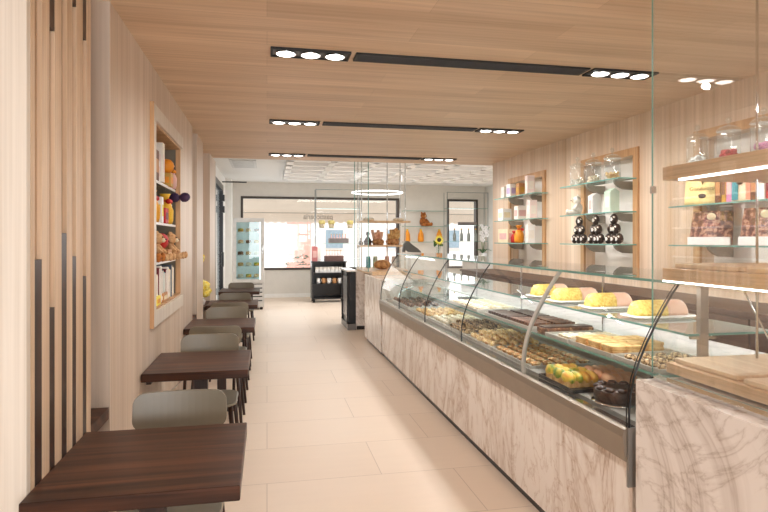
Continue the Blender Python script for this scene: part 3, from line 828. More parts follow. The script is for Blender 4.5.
# four log cakes on white plates on the upper shelf
def logcake(label,plabel,x,y,l,first_mat,second_mat):
    p = thing('plate',plabel,'plate',(x,y,Zu))
    pl = MB(); pl.rbox(-l/2-.03,l/2+.03,-.085,.085,.008,.016,.05); pl.rbox(-l/2+.03,l/2-.03,-.05,.05,0,.008,.03)
    obj('dish', pl, M['porcelain'], p, bevel=.003)
    t = thing('log_cake',label,'cake',(x,y,Zu+.0165))
    def half(x0,x1,mat,nm):
        pr = []
        for k in range(9):
            a = pi*k/8; pr.append((.055*cos(a)*1.0, .012+.062*sin(a)))
        poly = [(.055,0)]+pr+[(-.055,0)]
        n = 8; m = MB(); rings = []
        for i in range(n+1):
            u = i/n; xx = x0+(x1-x0)*u
            e = min(1,(abs(xx-(-l/2))/.03)**.5 if xx < 0 else (abs(xx-l/2)/.03)**.5); e = .62+.38*e
            rings.append([(xx,yy*e,zz*e) for yy,zz in poly])
        k = len(poly); vs = [v for r in rings for v in r]
        fs = [(i*k+j,i*k+(j+1)%k,(i+1)*k+(j+1)%k,(i+1)*k+j) for i in range(n) for j in range(k)]
        m.add(vs,fs,True); m.add(rings[0],[tuple(range(k))]); m.add(rings[-1],[tuple(range(k))])
        obj(nm,m,mat,t)
    half(-l/2,.02,first_mat,'crumb_half'); half(.02,l/2,second_mat,'iced_half')
LC = [(1.95,2.58,.30,'nearest'),(1.93,2.98,.27,'second nearest'),(1.92,3.33,.30,'third from the front'),(1.92,3.66,.26,'farthest')]
for x,y,l,nm in LC:
    logcake('yellow and peach log cake %s on the upper case shelf' % nm,'white plate under the %s log cake' % nm,x,y,l,M['yellowcake'],M['peach'])

def mk_item(kind):
    m = MB()
    if kind == 'log':
        m.rbox(-.075,.075,-.018,.018,0,.03,.017,'X' if False else 'Z'); return m
    if kind == 'slab':
        m.box(-.085,.085,-.05,.05,0,.018); m.box(-.083,.083,-.048,.048,.018,.026); m.box(-.085,.085,-.05,.05,.026,.042); return m
    if kind == 'cookie':
        m.ball((0,0,.012),.034,.024,.014,nu=12,nv=6,jit=.06); return m
    if kind == 'bun':
        m.ball((0,0,.018),.028,.026,.022,nu=12,nv=7,jit=.05); return m
    if kind == 'tart':
        m.lathe([(.022,0),(.032,.018),(.034,.02),(.027,.016),(.02,.026),(.001,.03)],n=12); return m
    if kind == 'puff':
        m.ball((-.012,0,.014),.024,.022,.018,nu=10,nv=6,jit=.12).ball((.014,.008,.016),.02,.02,.017,nu=10,nv=6,jit=.12).ball((.004,-.012,.02),.018,nu=9,nv=6,jit=.12); return m
    if kind == 'bar':
        m.box(-.05,.05,-.02,.02,0,.022); m.ball((-.02,0,.022),.022,.016,.006,nu=8,nv=5).ball((.02,0,.022),.022,.016,.006,nu=8,nv=5); return m
PB = {}
def pastry(kind,matk,name,label,loc,rz,grp,sc=1):
    key = (kind,matk)
    if key not in PB:
        PB[key] = obj(name, mk_item(kind), M[matk], bevel=.003 if kind in ('slab','bar','log') else 0)
        o = PB[key]; o.location = loc; o.rotation_euler = (0,0,rz)
        o['label'] = label; o['category'] = 'pastry'; o['group'] = grp; o.scale = (sc,)*3
        return o
    o = PB[key].copy(); COL.objects.link(o); o.name = name
    o.location = loc; o.rotation_euler = (0,0,rz); o['label'] = label; o['category'] = 'pastry'; o['group'] = grp; o.scale = (sc,)*3
    return o
def rows(kind,matk,name,label,grp,x0,x1,nx,y0,y1,ny,z,rz=0,jr=.1,layers=1,lz=.03,js=.004,sc=1):
    for L in range(layers):
        for i in range(nx - (1 if L else 0)):
            for j in range(ny - (1 if L else 0)):
                u = (i+.5+.5*(L%2))/nx; v = (j+.5+.5*(L%2))/ny
                pastry(kind,matk,name,label,(x0+(x1-x0)*u+random.uniform(-js,js), y0+(y1-y0)*v+random.uniform(-js,js), z+L*lz), rz+random.uniform(-jr,jr), grp, sc)
# lower glass shelf
tray('steel tray of dark cookies at the near end of the lower case shelf',1.79,2.285,Zs,.36,.32)
rows('cookie','sesame','cookie','speckled cookie on the near tray of the lower case shelf','cookies on the near tray',1.63,1.95,4,2.145,2.425,5,Zs+.0045,.6,.2)
tray('steel tray of golden layered slices on the lower case shelf',1.79,2.655,Zs,.36,.38)
for k,(x,y,lb) in enumerate(((1.72,2.54,'front right'),(1.72,2.66,'front middle'),(1.72,2.78,'front left'),(1.88,2.6,'back right'),(1.88,2.72,'back left'))):
    pastry('slab','sponge','layered_slice','golden layered slice, %s on its tray in the case' % lb,(x,y,Zs+.0045),random.uniform(-.05,.05),'golden layered slices')
tray('steel tray of sugared biscuits on the lower case shelf',1.79,3.0,Zs,.36,.26)
rows('bar','creamcake','sugared_biscuit','white sugared biscuit beside the chocolate slab in the case','sugared biscuits',1.63,1.95,3,2.88,3.02,3,Zs+.0045,0,.08)
ck = thing('chocolate_slab','dark chocolate nut slab on the lower case shelf','cake',(1.78,3.2,Zs))
obj('slab', MB().box(-.16,.16,-.055,.055,0,.035), M['chocnut'], ck, bevel=.006)
obj('nut_topping', MB().box(-.155,.155,-.05,.05,.0355,.043), M['chocake'], ck, bevel=.003)
tray('steel tray of chocolate logs on the lower case shelf',1.79,3.72,Zs,.36,.76)
rows('log','chocnut','chocolate_log','nut chocolate log on the middle tray of the lower case shelf','nut chocolate logs',1.62,1.96,2,3.36,3.68,7,Zs+.0045,0,.06)
rows('log','choc','chocolate_log','plain dark chocolate log behind the nut logs in the case','dark chocolate logs',1.62,1.96,2,3.70,4.08,8,Zs+.0045,0,.06)
tray('steel tray of pale cream bars on the far lower case shelf',1.79,4.6,Zs,.36,.7)
rows('bar','creamcake','cream_bar','pale cream bar on the far lower case shelf','pale cream bars',1.63,1.95,3,4.28,4.92,8,Zs+.0045,0,.08)
# lower deck
pc = thing('cake_board','round steel cake board under the dark chocolate cake','board',(1.60,2.40,Zd))
obj('disc', MB().lathe([(.105,0),(.115,.003),(.115,.006),(.001,.006)],n=28), M['chrome'], pc)
cc = thing('chocolate_cake','round dark chocolate cake with ridged top at the near case end','cake',(1.60,2.40,Zd+.0065)); cc.scale = (1.08,1.08,.85)
obj('cake_body', MB().lathe([(.092,0),(.098,.02),(.096,.062),(.084,.075),(.001,.072)],n=28), M['chocake'], cc)
rg = MB()
for k in range(10):
    a = 2*pi*k/10; rg.ball((.078*cos(a),.078*sin(a),.074),.022,.022,.014,nu=9,nv=6)
obj('piped_border', rg, M['choc'], cc)
def loaf(name,label,mat,loc,dx,dy,h,rz=0,top=None):
    t = thing(name,label,'cake',loc,rz)
    obj('base', MB().rbox(-dx/2,dx/2,-dy/2,dy/2,0,h*.45,.02), M['sponge'], t, bevel=.003)
    m = MB()
    for i in range(4):
        for j in range(3):
            m.ball((-dx/2+dx*(i+.5)/4,-dy/2+dy*(j+.5)/3,h*.55),dx*.17,dy*.22,h*.45,nu=10,nv=6,jit=.06)
    obj('fruit_topping', m, mat, t)
tray('dark tray under the fruit cakes at the near end of the case deck',1.66,2.75,Zd,.38,.36,'black')
loaf('fruit_cake','yellow and green fruit cake on the near case deck',M['greencake'],(1.58,2.78,Zd+.0045),.17,.26,.075)
loaf('fruit_cake','salmon iced fruit cake beside the round chocolate cake',M['salmon'],(1.76,2.71,Zd+.0045),.16,.26,.075)
G = 'pastry trays on the case deck'
tray('long steel tray of berry tarts on the case deck',1.72,3.42,Zd,.42,.62)
rows('tart','berry','berry_tart','small berry tart on the deck tray past the pale joint','berry tarts',1.53,1.92,5,3.13,3.72,7,Zd+.0045,0,.5)
tray('steel tray of golden pastry puffs on the case deck',1.72,4.0,Zd,.42,.5)
rows('puff','custard','pastry_puff','golden custard puff heaped on the second deck tray','custard puffs',1.53,1.92,5,3.78,4.22,6,Zd+.0045,0,3,2,.028)
tray('steel tray of dark sprinkled pastries on the case deck',1.72,4.52,Zd,.42,.5)
rows('bun','sesame','sprinkled_bun','dark sprinkled bun on the third deck tray','sprinkled buns',1.53,1.92,5,4.3,4.75,6,Zd+.0045,0,3,2,.032)
tray('steel tray of pale cream buns on the case deck',1.72,5.05,Zd,.42,.5)
rows('bun','creamcake','cream_bun','pale cream bun on the fourth deck tray','cream buns',1.53,1.92,5,4.82,5.28,6,Zd+.0045,0,3)
tray('steel tray of brown biscuits on the case deck',1.72,5.62,Zd,.42,.56)
rows('puff','sponge','biscuit','brown golden biscuit on the fifth deck tray','brown biscuits',1.53,1.92,5,5.38,5.88,6,Zd+.0045,0,3)
tray('steel tray of nut chocolates at the far end of the case deck',1.72,6.6,Zd,.42,1.0)
rows('bun','chocnut','nut_chocolate','nut chocolate on the farthest deck tray','nut chocolates',1.53,1.92,4,6.15,7.05,9,Zd+.0045,0,3)
# ------------------------------------------------------------------ things on the case top
od = thing('sculpted_display_stand','dark grey wedge shaped stand on the far end of the case top','stand',(1.80,7.1,1.329))
poly = [(-.15,.02),(-.13,.14),(-.09,.19),(-.05,.185),(.02,.13),(.12,.07),(.17,.03),(.17,.015),(-.05,.02),(-.1,.06),(-.12,.02)]
obj('hood', MB().prism(poly,'Y',-.045,.045), pm('slate',88,86,82,.4), od, bevel=.012)
obj('foot_plate', MB().rbox(-.17,.18,-.07,.07,0,.0145,.03), M['steel'], od); od.scale = (.74,.74,.85)
sv = thing('sunflower_vase','sunflower in a small clear vase on the case top','flowers',(1.89,6.2,1.329))
obj('vase', MB().lathe([(.025,0),(.03,.01),(.022,.06),(.028,.08)],n=14), M['glassjar'], sv)
obj('stem', MB().tube([(0,0,.01),(.005,0,.09),(0,-.01,.13)],.004,6), M['leaf'], sv)
m = MB()
for k in range(16):
    a = 2*pi*k/16; c, s_ = cos(a), sin(a)
    m.add([(.02*c-.008*s_,-.03,.15+.02*s_+.008*c),(.02*c+.008*s_,-.03,.15+.02*s_-.008*c),(.055*c,-.034,.15+.055*s_)],[(0,1,2)])
obj('petals', m, M['lemon'], sv)
obj('flower_centre', MB().ball((0,-.03,.15),.022,.01,.022,nu=12,nv=6), M['choc'], sv)
m = MB()
for k in range(14):
    a = random.uniform(0,2*pi); r = .05
    m.add([(0,0,.12),(r*cos(a),r*sin(a)*.6,.1+random.uniform(-.03,.05)),(r*cos(a+.5),r*sin(a+.5)*.6,.1+random.uniform(-.03,.05))],[(0,1,2)])
obj('leaves', m, M['leaf'], sv); sv.scale = (1.15,)*3

# ------------------------------------------------------------------ right wall shelving
def wallshelf(y0,y1,z,label,by):
    t = thing('glass_shelf',label,'shelf',(2.96,(y0+y1)/2,z), group='glass shelves on the right wall')
    obj('shelf_panel', MB().box(2.90,3.075,y0,y1,z-.01,z,0,1), [M['shelfglass'],M['edge']], t, True)
    for y in by:
        m = MB(); poly = [(RX+.095,z-.0105),(3.0,z-.0105),(3.01,z-.035),(3.04,z-.06),(3.09,z-.08),(RX+.095,z-.085)]
        m.prism(poly,'Y',y-.014,y+.014)
        obj('bracket', m, pm('bracket',150,142,130,.25), t, True)
zz = [2.03,1.745,1.465]
for k, z in enumerate(zz):
    nm = ('top','middle','bottom')[k]
    wallshelf(5.9,7.03,z,nm+' glass shelf of the farthest right wall niche',(6.2,6.8))
    wallshelf(4.34,5.32,z,nm+' glass shelf of the egg display niche',(4.55,5.0))
    wallshelf(1.5,3.72,z,nm+' glass shelf of the niche behind the tall glass',(2.2,3.45))
# farthest unit
F1 = 2.985
bx('gift_box',M['paper'],'white gift box, left on the top shelf of the farthest niche','box',F1,6.82,2.031,.12,.1,.14,0,M['palepink'])
bx('gift_box',M['plastwhite'],'white gift box with violet print on the top shelf of the farthest niche','box',F1,6.64,2.031,.12,.12,.16,0,pm('violet',200,180,220))
bx('gift_box',M['tan'],'tan box in the middle of the farthest niche top shelf','box',F1+.02,6.44,2.031,.1,.1,.15,0,M['gold'])
bx('gift_box',M['palepink'],'tall pale pink box at the right of the farthest niche top shelf','box',F1-.02,6.13,2.031,.09,.07,.21,0,M['paper'])
bx('gift_box',M['plastwhite'],'white gift box, left on the middle shelf of the farthest niche','box',F1-.01,6.86,1.746,.12,.15,.15,0,M['cream'])
bx('gift_box',M['paper'],'white gift box with pink print, centre of the farthest niche middle shelf','box',F1,6.42,1.746,.12,.11,.16,0,M['rose'])
bx('gift_box',M['palepink'],'tall pink box, right on the middle shelf of the farthest niche','box',F1-.02,6.08,1.746,.09,.09,.21,0,M['paper'])
bx('gift_box',M['cream'],'wide beige gift box, left on the bottom shelf of the farthest niche','box',F1-.01,6.78,1.466,.12,.3,.17,0,M['rose'])
ribbonbag('yellow gift bag with red ribbon on the bottom shelf of the farthest niche',M['orange'],M['red'],(F1-.01,6.44,1.466),.95)
ribbonbag('red gift bag beside the yellow one on the bottom shelf of the farthest niche',M['red'],M['yellow'],(F1-.02,6.56,1.466),.65)
bx('gift_box',M['plastwhite'],'tall white box, right on the bottom shelf of the farthest niche','box',F1-.02,6.12,1.466,.09,.07,.21,0,M['paper'])
# jars
def jar(label,loc,fill,grp='glass candy jars',s=1.0):
    t = thing('candy_jar',label,'jar',loc,group=grp)
    obj('glass_body', MB().lathe([(.062,0),(.07,.008),(.07,.17),(.066,.185),(.0685,.187)],n=20), M['glassjar'], t)
    obj('lid', MB().lathe([(.074,.186),(.072,.196),(.05,.215),(.018,.225),(.001,.226)],n=20), M['glassjar'], t)
    obj('lid_knob', MB().lathe([(.008,.225),(.008,.24),(.018,.255),(.02,.265),(.012,.28),(.001,.284)],n=12), M['glassjar'], t)
    m = MB()
    for i in range(46):
        a = random.uniform(0,2*pi); r = .05*random.random()**.5
        m.ball((r*cos(a),r*sin(a),.012+random.uniform(0,.05)),.013,nu=7,nv=5)
    c = obj('candies', m, fill, t)
    return t
jar('candy jar with white sweets, left of three on the egg display niche top shelf',(2.985,5.13,2.031),M['tedwhite'])
jar('candy jar with speckled sweets, middle of three on the egg display niche top shelf',(2.985,4.85,2.031),M['creamcake'])
jar('candy jar with golden sweets, right of three on the egg display niche top shelf',(2.985,4.55,2.031),M['custard'])
jar('empty looking candy jar behind the upper maple shelf, nearest the glass edge',(2.985,3.53,2.031),M['plastwhite'])
jar('candy jar with red sweets behind the upper maple shelf',(2.985,3.25,2.031),M['red'])
jar('candy jar with pink sweets behind the upper maple shelf at the photo edge',(2.985,2.98,2.031),M['pink'])
# middle shelf: white plush and boxes
pl = teddy('white plush lamb on the middle shelf of the egg display niche',M['tedwhite'],M['cream'],(2.985,5.12,1.746),.5,-pi/2-.5)
def carton(label,mat,panel,loc,dx=.12,dy=.13,h=.24):
    t = thing('tall_carton',label,'box',loc)
    m = MB().box(-dx/2,dx/2,-dy/2,dy/2,0,h*.86)
    obj('body', m, mat, t, bevel=.002)
    obj('gable_top', MB().prism([(-dx/2,h*.861),(dx/2,h*.861),(0,h)],'Y',-dy/2,dy/2), mat, t)
    obj('printed_panel', MB().box(-dx/2-.001,-dx/2+.001,-dy*.3,dy*.3,h*.2,h*.65), panel, t)
carton('white tall carton with pink print on the egg display niche middle shelf',M['plastwhite'],M['rose'],(2.985,4.83,1.746),.09,.075,.19)
carton('pale mint tall carton on the egg display niche middle shelf',M['mint'],M['paper'],(2.985,4.56,1.746),.09,.095,.21)
# marbled eggs in three pyramids
def egg(label,loc,rz,grp):
    pass
e0 = None
def place_egg(label,loc,rz):
    global e0
    if e0 is None:
        t = thing('chocolate_egg',label,'chocolate egg',loc,rz,'stacked chocolate eggs')
        obj('egg', MB().lathe([(.014,0),(.025,.01),(.033,.03),(.035,.046),(.029,.072),(.016,.088),(.001,.094)],n=16), M['egg'], t)
        obj('wrapper_band', MB().box(-.0365,-.029,-.007,.007,.028,.06), M['plastwhite'], t)
        e0 = t; return t
    return dup(e0,loc,rz,label)
for gi,(yc,gn) in enumerate(((5.08,'left'),(4.79,'middle'),(4.51,'right'))):
    for L, ns in enumerate((3,2,1)):
        for i in range(ns):
            for b in range(1):
                y = yc + (i-(ns-1)/2)*.078
                pos = {3:('left','centre','right'),2:('left','right'),1:('top',)}[ns][::-1][i]
                lab = 'marbled chocolate egg, %s of the %s row in the %s pyramid' % (pos,('bottom','second','top')[L],gn) if ns > 1 else 'marbled chocolate egg on top of the %s pyramid' % gn
                place_egg(lab,(2.975,y,1.466+L*.0855),random.uniform(-.2,.9))
# near niche goods behind the tall glass
def pouch(name,label,loc,dy,h,mat,lean=.0):
    t = thing(name,label,'bag',loc,radians(28))
    d = .018
    vs = []; n = 6; rings = []
    for i in range(n+1):
        u = i/n; th = d*(1-u)**.6*(1 if u < 1 else 0)+.003
        wv = dy*(1-.06*u)
        rings.append([(-th+lean*u,-wv/2,h*u),(-th*1.6+lean*u,0,h*u),(-th+lean*u,wv/2,h*u),(th+lean*u,wv/2,h*u),(th*1.6+lean*u,0,h*u),(th+lean*u,-wv/2,h*u)])
    k = 6; v = [p for r in rings for p in r]
    m = MB(); m.add(v,[(i*k+j,i*k+(j+1)%k,(i+1)*k+(j+1)%k,(i+1)*k+j) for i in range(n) for j in range(k)],True)
    m.add(rings[0],[tuple(range(k))]); m.add(rings[-1],[tuple(range(k))])
    obj('pouch', m, mat, t)
    return t
yb = pouch('coffee_pouch','yellow printed pouch on the middle shelf behind the tall glass',(2.985,3.47,1.746),.245,.205,pm('butter',246,222,156))
def lettertag(par,s,size,loc,mat):
    o = text_mesh('lettering',s,size,mat,None,(0,0,0),(pi/2,0,-pi/2)); o.parent = par; o.location = loc; return o
lettertag(yb,'Gianduiotti',.036,(-.032,0,.10),pm('inkbrown',120,88,40))
obj('oval_seal', MB().lathe([(.001,0),(.022,0),(.022,.002),(.001,.002)],n=20).v and MB().ball((-.03,0,.06),.003,.026,.017,nu=16,nv=6), M['choc'], yb)
obj('crest_mark', MB().tube([(-.026,0,.14),(-.016,0,.185)],.004,6).ball((-.022,0,.162),.003,.01,.012,nu=8,nv=6), pm('inkbrown',120,88,40), yb)
bx('carton',M['brown'],'brown patterned carton right of the yellow pouch','box',2.985,3.30,1.746,.08,.05,.205,0,M['tan'])
bx('carton',M['gold'],'slim gold carton right of the brown carton','box',2.985,3.25,1.746,.08,.035,.205,0,M['brown'])
bx('carton',M['pink'],'slim pink carton beside the gold carton','box',2.985,3.205,1.746,.08,.045,.205,0,M['rose'])
tp = pouch('coffee_pouch','striped teal and salmon pouch on the middle shelf behind the tall glass',(2.985,3.12,1.746),.14,.205,M['cream'])
obj('teal_stripe', MB().box(-.031,-.012,.03,.065,.01,.19), M['teal'], tp)
obj('salmon_stripe', MB().box(-.031,-.012,-.066,-.015,.01,.19), pm('salmonp',236,160,130), tp)
obj('oval_seal', MB().ball((-.03,.02,.12),.003,.02,.014,nu=14,nv=6), M['choc'], tp)
bx('carton',M['brown'],'brown patterned carton right of the striped pouch','box',2.985,3.012,1.746,.08,.05,.205,0,M['tan'])
bx('carton',M['grey'],'grey carton behind the pane joint on the middle shelf','box',2.985,2.957,1.746,.08,.05,.205,0,M['paper'])
bx('carton',M['red'],'slim red carton at the right photo edge','box',2.985,2.905,1.746,.08,.035,.205,0,M['darkred'])
bx('carton',M['teal'],'teal carton at the right photo edge','box',2.985,2.85,1.746,.08,.05,.205,0,M['paper'])
def nbag(label,y,dy):
    b = pouch('almond_bag',label,(2.975,y,1.466),dy,.235,M['nougat'],.05)
    obj('white_base', MB().box(-.034,-.022,-dy/2,dy/2,.001,.055), M['plastwhite'], b)
    obj('round_seal', MB().ball((.02,.0,.195),.006,.03,.026,nu=16,nv=6), M['cream'], b)
    return b
nbag('bag of almond chocolate bark on the bottom shelf, left one behind the glass',3.40,.27)
nbag('bag of almond chocolate bark on the bottom shelf at the right photo edge',2.96,.27)

# ------------------------------------------------------------------ far counter, rack and black cabinet
fc = thing('marble_counter','marble counter block past the far end of the display case','counter',(1.9,7.9,0))
obj('kickplate', MB().box(1.475,2.35,7.27,8.5,0,.05), M['black'], fc, True)
obj('front_slab', MB().box(1.44,2.38,7.27,8.5,.05,.985), M['marbleV'], fc, True, bevel=.002)
fm = thing('marble_counter','grey marble counter end behind the black cabinet column','counter',(1.8,9.6,0))
obj('front_slab', MB().box(1.46,2.3,9.5,9.75,0,.985), M['marble'], fm, True)
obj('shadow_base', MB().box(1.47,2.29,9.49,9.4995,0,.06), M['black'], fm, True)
wslab('display_plinth','maple plinth on the far counter block',1.5,2.2,8.2,9.7,.986,1.035,'plinth')
s3 = wslab('wood_shelf','maple shelf holding crispy breads on the far rack',1.46,2.22,9.0,9.4,1.39,1.42)
s4 = wslab('wood_shelf','topmost maple shelf of the far rack',1.46,2.28,9.0,9.4,1.78,1.81)
for (x,y,lab) in ((1.475,9.02,'front left'),(1.475,9.38,'back left'),(1.9,9.05,'centre'),(2.19,9.02,'front right'),(2.19,9.38,'back right')):
    t = thing('shelf_rod','chrome rod at the %s of the far bread rack' % lab,'rod',(x,y,1.035))
    obj('rod', MB().tube([(x,y,1.036),(x,y,ZW-.15)],.009,8), M['chrome'], t, True)
    obj('collar', MB().lathe([(.009,0),(.016,0),(.016,.02),(.009,.02)],c=(x,y,1.37)), M['chrome'], t, True)
fg = thing('glass_screen','tall clear glass pane left of the far bread rack','glass panel',(1.45,8.9,1.0))
obj('pane', MB().box(1.445,1.457,8.25,9.6,1.036,2.98,0,1), [M['glasslow'],M['edge']], fg, True)
obj('pane_clip', MB().box(1.44,1.462,8.26,8.3,1.7,1.74), M['chrome'], fg, True)
def crisp(label,loc,s,mat):
    t = thing('crispy_bread',label,'bread',loc)
    b = MB()
    for i in range(16):
        a = random.uniform(0,2*pi); r = .07*s*random.random()
        b.tube([(r*cos(a),r*sin(a),.07*s),(r*1.5*cos(a),r*1.5*sin(a),(.16+random.random()*.1)*s)],[.02*s,.03*s],6)
    obj('loaf', MB().lathe([(.09*s,0),(.11*s,.05*s),(.09*s,.09*s),(.001,.1*s)],n=16), M['bread'], t)
    obj('crust_flakes', b, mat, t)
crisp('crispy golden bread heap on the far rack, left of two',(1.78,9.2,1.421),.95,M['peach'])
crisp('crispy golden bread heap on the far rack, right of two',(2.02,9.2,1.421),1.05,M['sponge'])
def bust(label,loc,mat,s=1):
    t = thing('dark_figurine',label,'figurine',loc)
    obj('figure', MB().lathe([(.06*s,0),(.065*s,.05*s),(.045*s,.1*s),(.02*s,.13*s),(.018*s,.15*s)],n=14).ball((0,0,.18*s),.032*s,.03*s,.036*s), mat, t)
    obj('arms', MB().tube([(-.06*s,0,.05*s),(0,-.05*s,.07*s),(.06*s,0,.05*s)],.02*s,8), mat, t)
bust('dark chocolate figure on the far rack middle shelf',(1.595,9.12,1.421),M['chocake'],1.0)
bust('small dark chocolate figure at the left end of the far rack middle shelf',(1.515,9.3,1.421),M['chocake'],.55)
for i,(x,mk,lb) in enumerate(((1.66,'teal','teal'),(1.78,'mint','pale mint'),(1.98,'rose','rose'),(2.1,'grey','grey'))):
    t = thing('paper_bag',lb+' little bag on the far rack plinth','bag',(x,9.45,1.036))
    obj('bag', MB().rbox(-.04,.04,-.03,.03,0,.15,.02), M[mk], t, bevel=.01)
    obj('folded_top', MB().box(-.035,.035,-.012,.012,.151,.19), M[mk], t)
hl = thing('round_loaf','round country loaf on the far maple plinth','bread',(1.78,8.85,1.052))
obj('crust', MB().ball((0,0,.06),.14,.12,.075,jit=.02), M['bread'], hl)
obj('flour_cuts', MB().tube([(-.06,-.03,.132),(.06,.03,.132)],.008,6).tube([(-.05,.04,.13),(.05,-.04,.13)],.008,6), M['cream'], hl)
for x,lb in ((1.62,'left'),(2.12,'right')):
    t = thing('cake_ring','pale ring cake on the topmost far shelf, '+lb,'cake',(x,9.2,1.811))
    obj('ring', MB().tube([(.07*cos(2*pi*k/20),.05*sin(2*pi*k/20),.025) for k in range(21)],.024,8,cap=False), M['creamcake'], t)
    obj('sugar', MB().tube([(.07*cos(2*pi*k/20),.05*sin(2*pi*k/20),.046) for k in range(21)],.01,6,cap=False), M['porcelain'], t)
bcab = thing('black_cabinet','black panelled cabinet with white top at the far end of the counter','cabinet',(1.5,9.8,0))
obj('carcass', MB().box(1.335,1.455,9.48,10.25,.1,.97), M['black'], bcab, True)
obj('plinth', MB().box(1.315,1.455,9.45,10.28,0,.1), pm('plinthgrey',120,116,114,.4), bcab, True)
obj('side_panel', MB().box(1.325,1.334,9.62,10.15,.2,.88), M['panelblue'], bcab, True)
for y in (9.5,10.2): obj('column', MB().lathe([(.035,.1),(.03,.14),(.028,.85),(.036,.9),(.04,.97)],c=(1.335,y,0),n=14), M['black'], bcab, True)
obj('top', MB().box(1.29,1.457,9.42,10.3,.971,1.0), M['marbletop'], bcab, True, bevel=.004)

# ------------------------------------------------------------------ glass fridge
fx0, fx1, fy0, fy1 = -.71, -.06, 12.6, 13.2
fd = thing('glass_door_fridge','tall grey glass door fridge lit teal, left of the wide window','fridge',((fx0+fx1)/2,fy0,0))
fgm = pm('fridgegrey',214,210,204,.35)
m = MB(); m.box(fx0,fx0+.03,fy0,fy1,.62,1.97); m.box(fx1-.03,fx1,fy0,fy1,.62,1.97); m.box(fx0+.03,fx1-.03,fy1-.03,fy1,.62,1.97); m.box(fx0+.03,fx1-.03,fy0,fy1-.03,1.93,1.97); m.box(fx0,fx1,fy0,fy1,.06,.62)
obj('cabinet', m, fgm, fd, True)
obj('liner', MB().box(fx0+.031,fx1-.031,fy1-.05,fy1-.031,.625,1.925), plain('liner',rgb(222,232,231),.4,emit=(.85,.97,.96,1),es=.2), fd, True)  # interior lighting put into the liner as a faint glow of its own
d = MB(); d.box(fx0+.0,fx0+.07,fy0-.03,fy0-.001,.6,1.97); d.box(fx1-.07,fx1,fy0-.03,fy0-.001,.6,1.97); d.box(fx0+.07,fx1-.07,fy0-.03,fy0-.001,1.88,1.97); d.box(fx0+.07,fx1-.07,fy0-.03,fy0-.001,.6,.66)
dr = obj('door', d, fgm, fd, True)
obj('door_pane', MB().box(fx0+.07,fx1-.07,fy0-.02,fy0-.014,.66,1.88), glass('teal glass',(.9,.955,.95,1),1.0), dr, True)
obj('door_handle', MB().tube([(fx1-.03,fy0-.06,1.05),(fx1-.03,fy0-.06,1.4)],.01,8).tube([(fx1-.03,fy0-.06,1.07),(fx1-.03,fy0-.03,1.07)],.006,6).tube([(fx1-.03,fy0-.06,1.38),(fx1-.03,fy0-.03,1.38)],.006,6), M['chrome'], dr, True)
obj('light_tube', MB().box(fx1-.1,fx1-.075,fy0+.01,fy0+.03,.66,1.88), emis('fridge led',(.85,1,1,1),4), fd, True)
FZ = [.68,.93,1.17,1.42,1.67]
for z in FZ: obj('wire_shelf', MB().box(fx0+.035,fx1-.035,fy0+.05,fy1-.06,z-.012,z), plain('shelf white',rgb(225,240,240),.3), fd, True)
gr = MB()
obj('grille_recess', MB().box(fx0+.06,fx1-.04,fy0-.006,fy0-.001,.12,.56), M['blacksoft'], fd, True)
for k in range(5): obj('grille_slat', MB().box(fx0+.04,fx1-.02,fy0-.02,fy0-.007,.12+.09*k,.185+.09*k), fgm, fd, True)
for x in (fx0+.06,fx1-.06): obj('castor', MB().lathe([(.03,0),(.03,.06)],c=(x,fy0+.08,0),n=12), M['blacksoft'], fd, True)
fcols = [('creamcake','white'),('berry','red'),('sponge','golden'),('greencake','green'),('chocnut','brown')]
for i,z in enumerate(FZ):
    for j in range(3):
        mk, nm = fcols[(i*2+j*3)%5]
        t = thing('small_cake','%s small cake, %s on the %s fridge shelf' % (nm,('left','middle','right')[j],('bottom','second','third','fourth','top')[i]),'cake',(fx0+.15+.17*j,fy0+.2,z))
        obj('plate', MB().lathe([(.05,0),(.075,.012),(.001,.013)],n=14), M['porcelain'], t)
        obj('cake_body', MB().lathe([(.06,.0135),(.06,.07),(.05,.08),(.001,.085)],n=14), M[mk], t)

# ------------------------------------------------------------------ black rack and hung glass shelves before the wide window
rx0, rx1, ry0, ry1 = 1.05, 1.87, 13.75, 14.2
rk = thing('black_rack','black shelf rack with white goods below the wide window','rack',((rx0+rx1)/2,ry0,0))
m = MB(); m.box(rx0,rx0+.04,ry0,ry1,.08,.96); m.box(rx1-.04,rx1,ry0,ry1,.08,.96); m.box(rx0+.04,rx1-.04,ry1-.03,ry1,.08,.96)
obj('frame', m, M['black'], rk, True)
for z in (.08,.42,.68,.94): obj('rack_shelf', MB().box(rx0+.04,rx1-.04,ry0+.005,ry1-.03,z,z+.03), M['black'], rk, True)
obj('top', MB().box(rx0-.02,rx1+.02,ry0-.02,ry1+.02,.961,.985), M['black'], rk, True)
for x in (rx0+.05,rx1-.05):
    for y in (ry0+.06,ry1-.06): obj('castor', MB().lathe([(.03,0),(.03,.08)],c=(x,y,0),n=10), M['blacksoft'], rk, True)
for i in range(7):
    t = thing('white_box','white box number %d from the left on the upper shelf of the black rack' % (i+1),'box',(rx0+.13+.095*i,ry0+.12,.711),group='white boxes on the black rack')
    t['label'] = 'small white box, %s on the upper shelf of the black rack' % ('leftmost','second from left','third from left','fourth and central','third from right','second from right','rightmost')[i]
    obj('carton', MB().box(-.042,.042,-.05,.05,0,.14), M['plastwhite'], t, bevel=.004)
    obj('flap', MB().box(-.04,.04,-.052,-.0505,.1,.135), M['paper'], t)
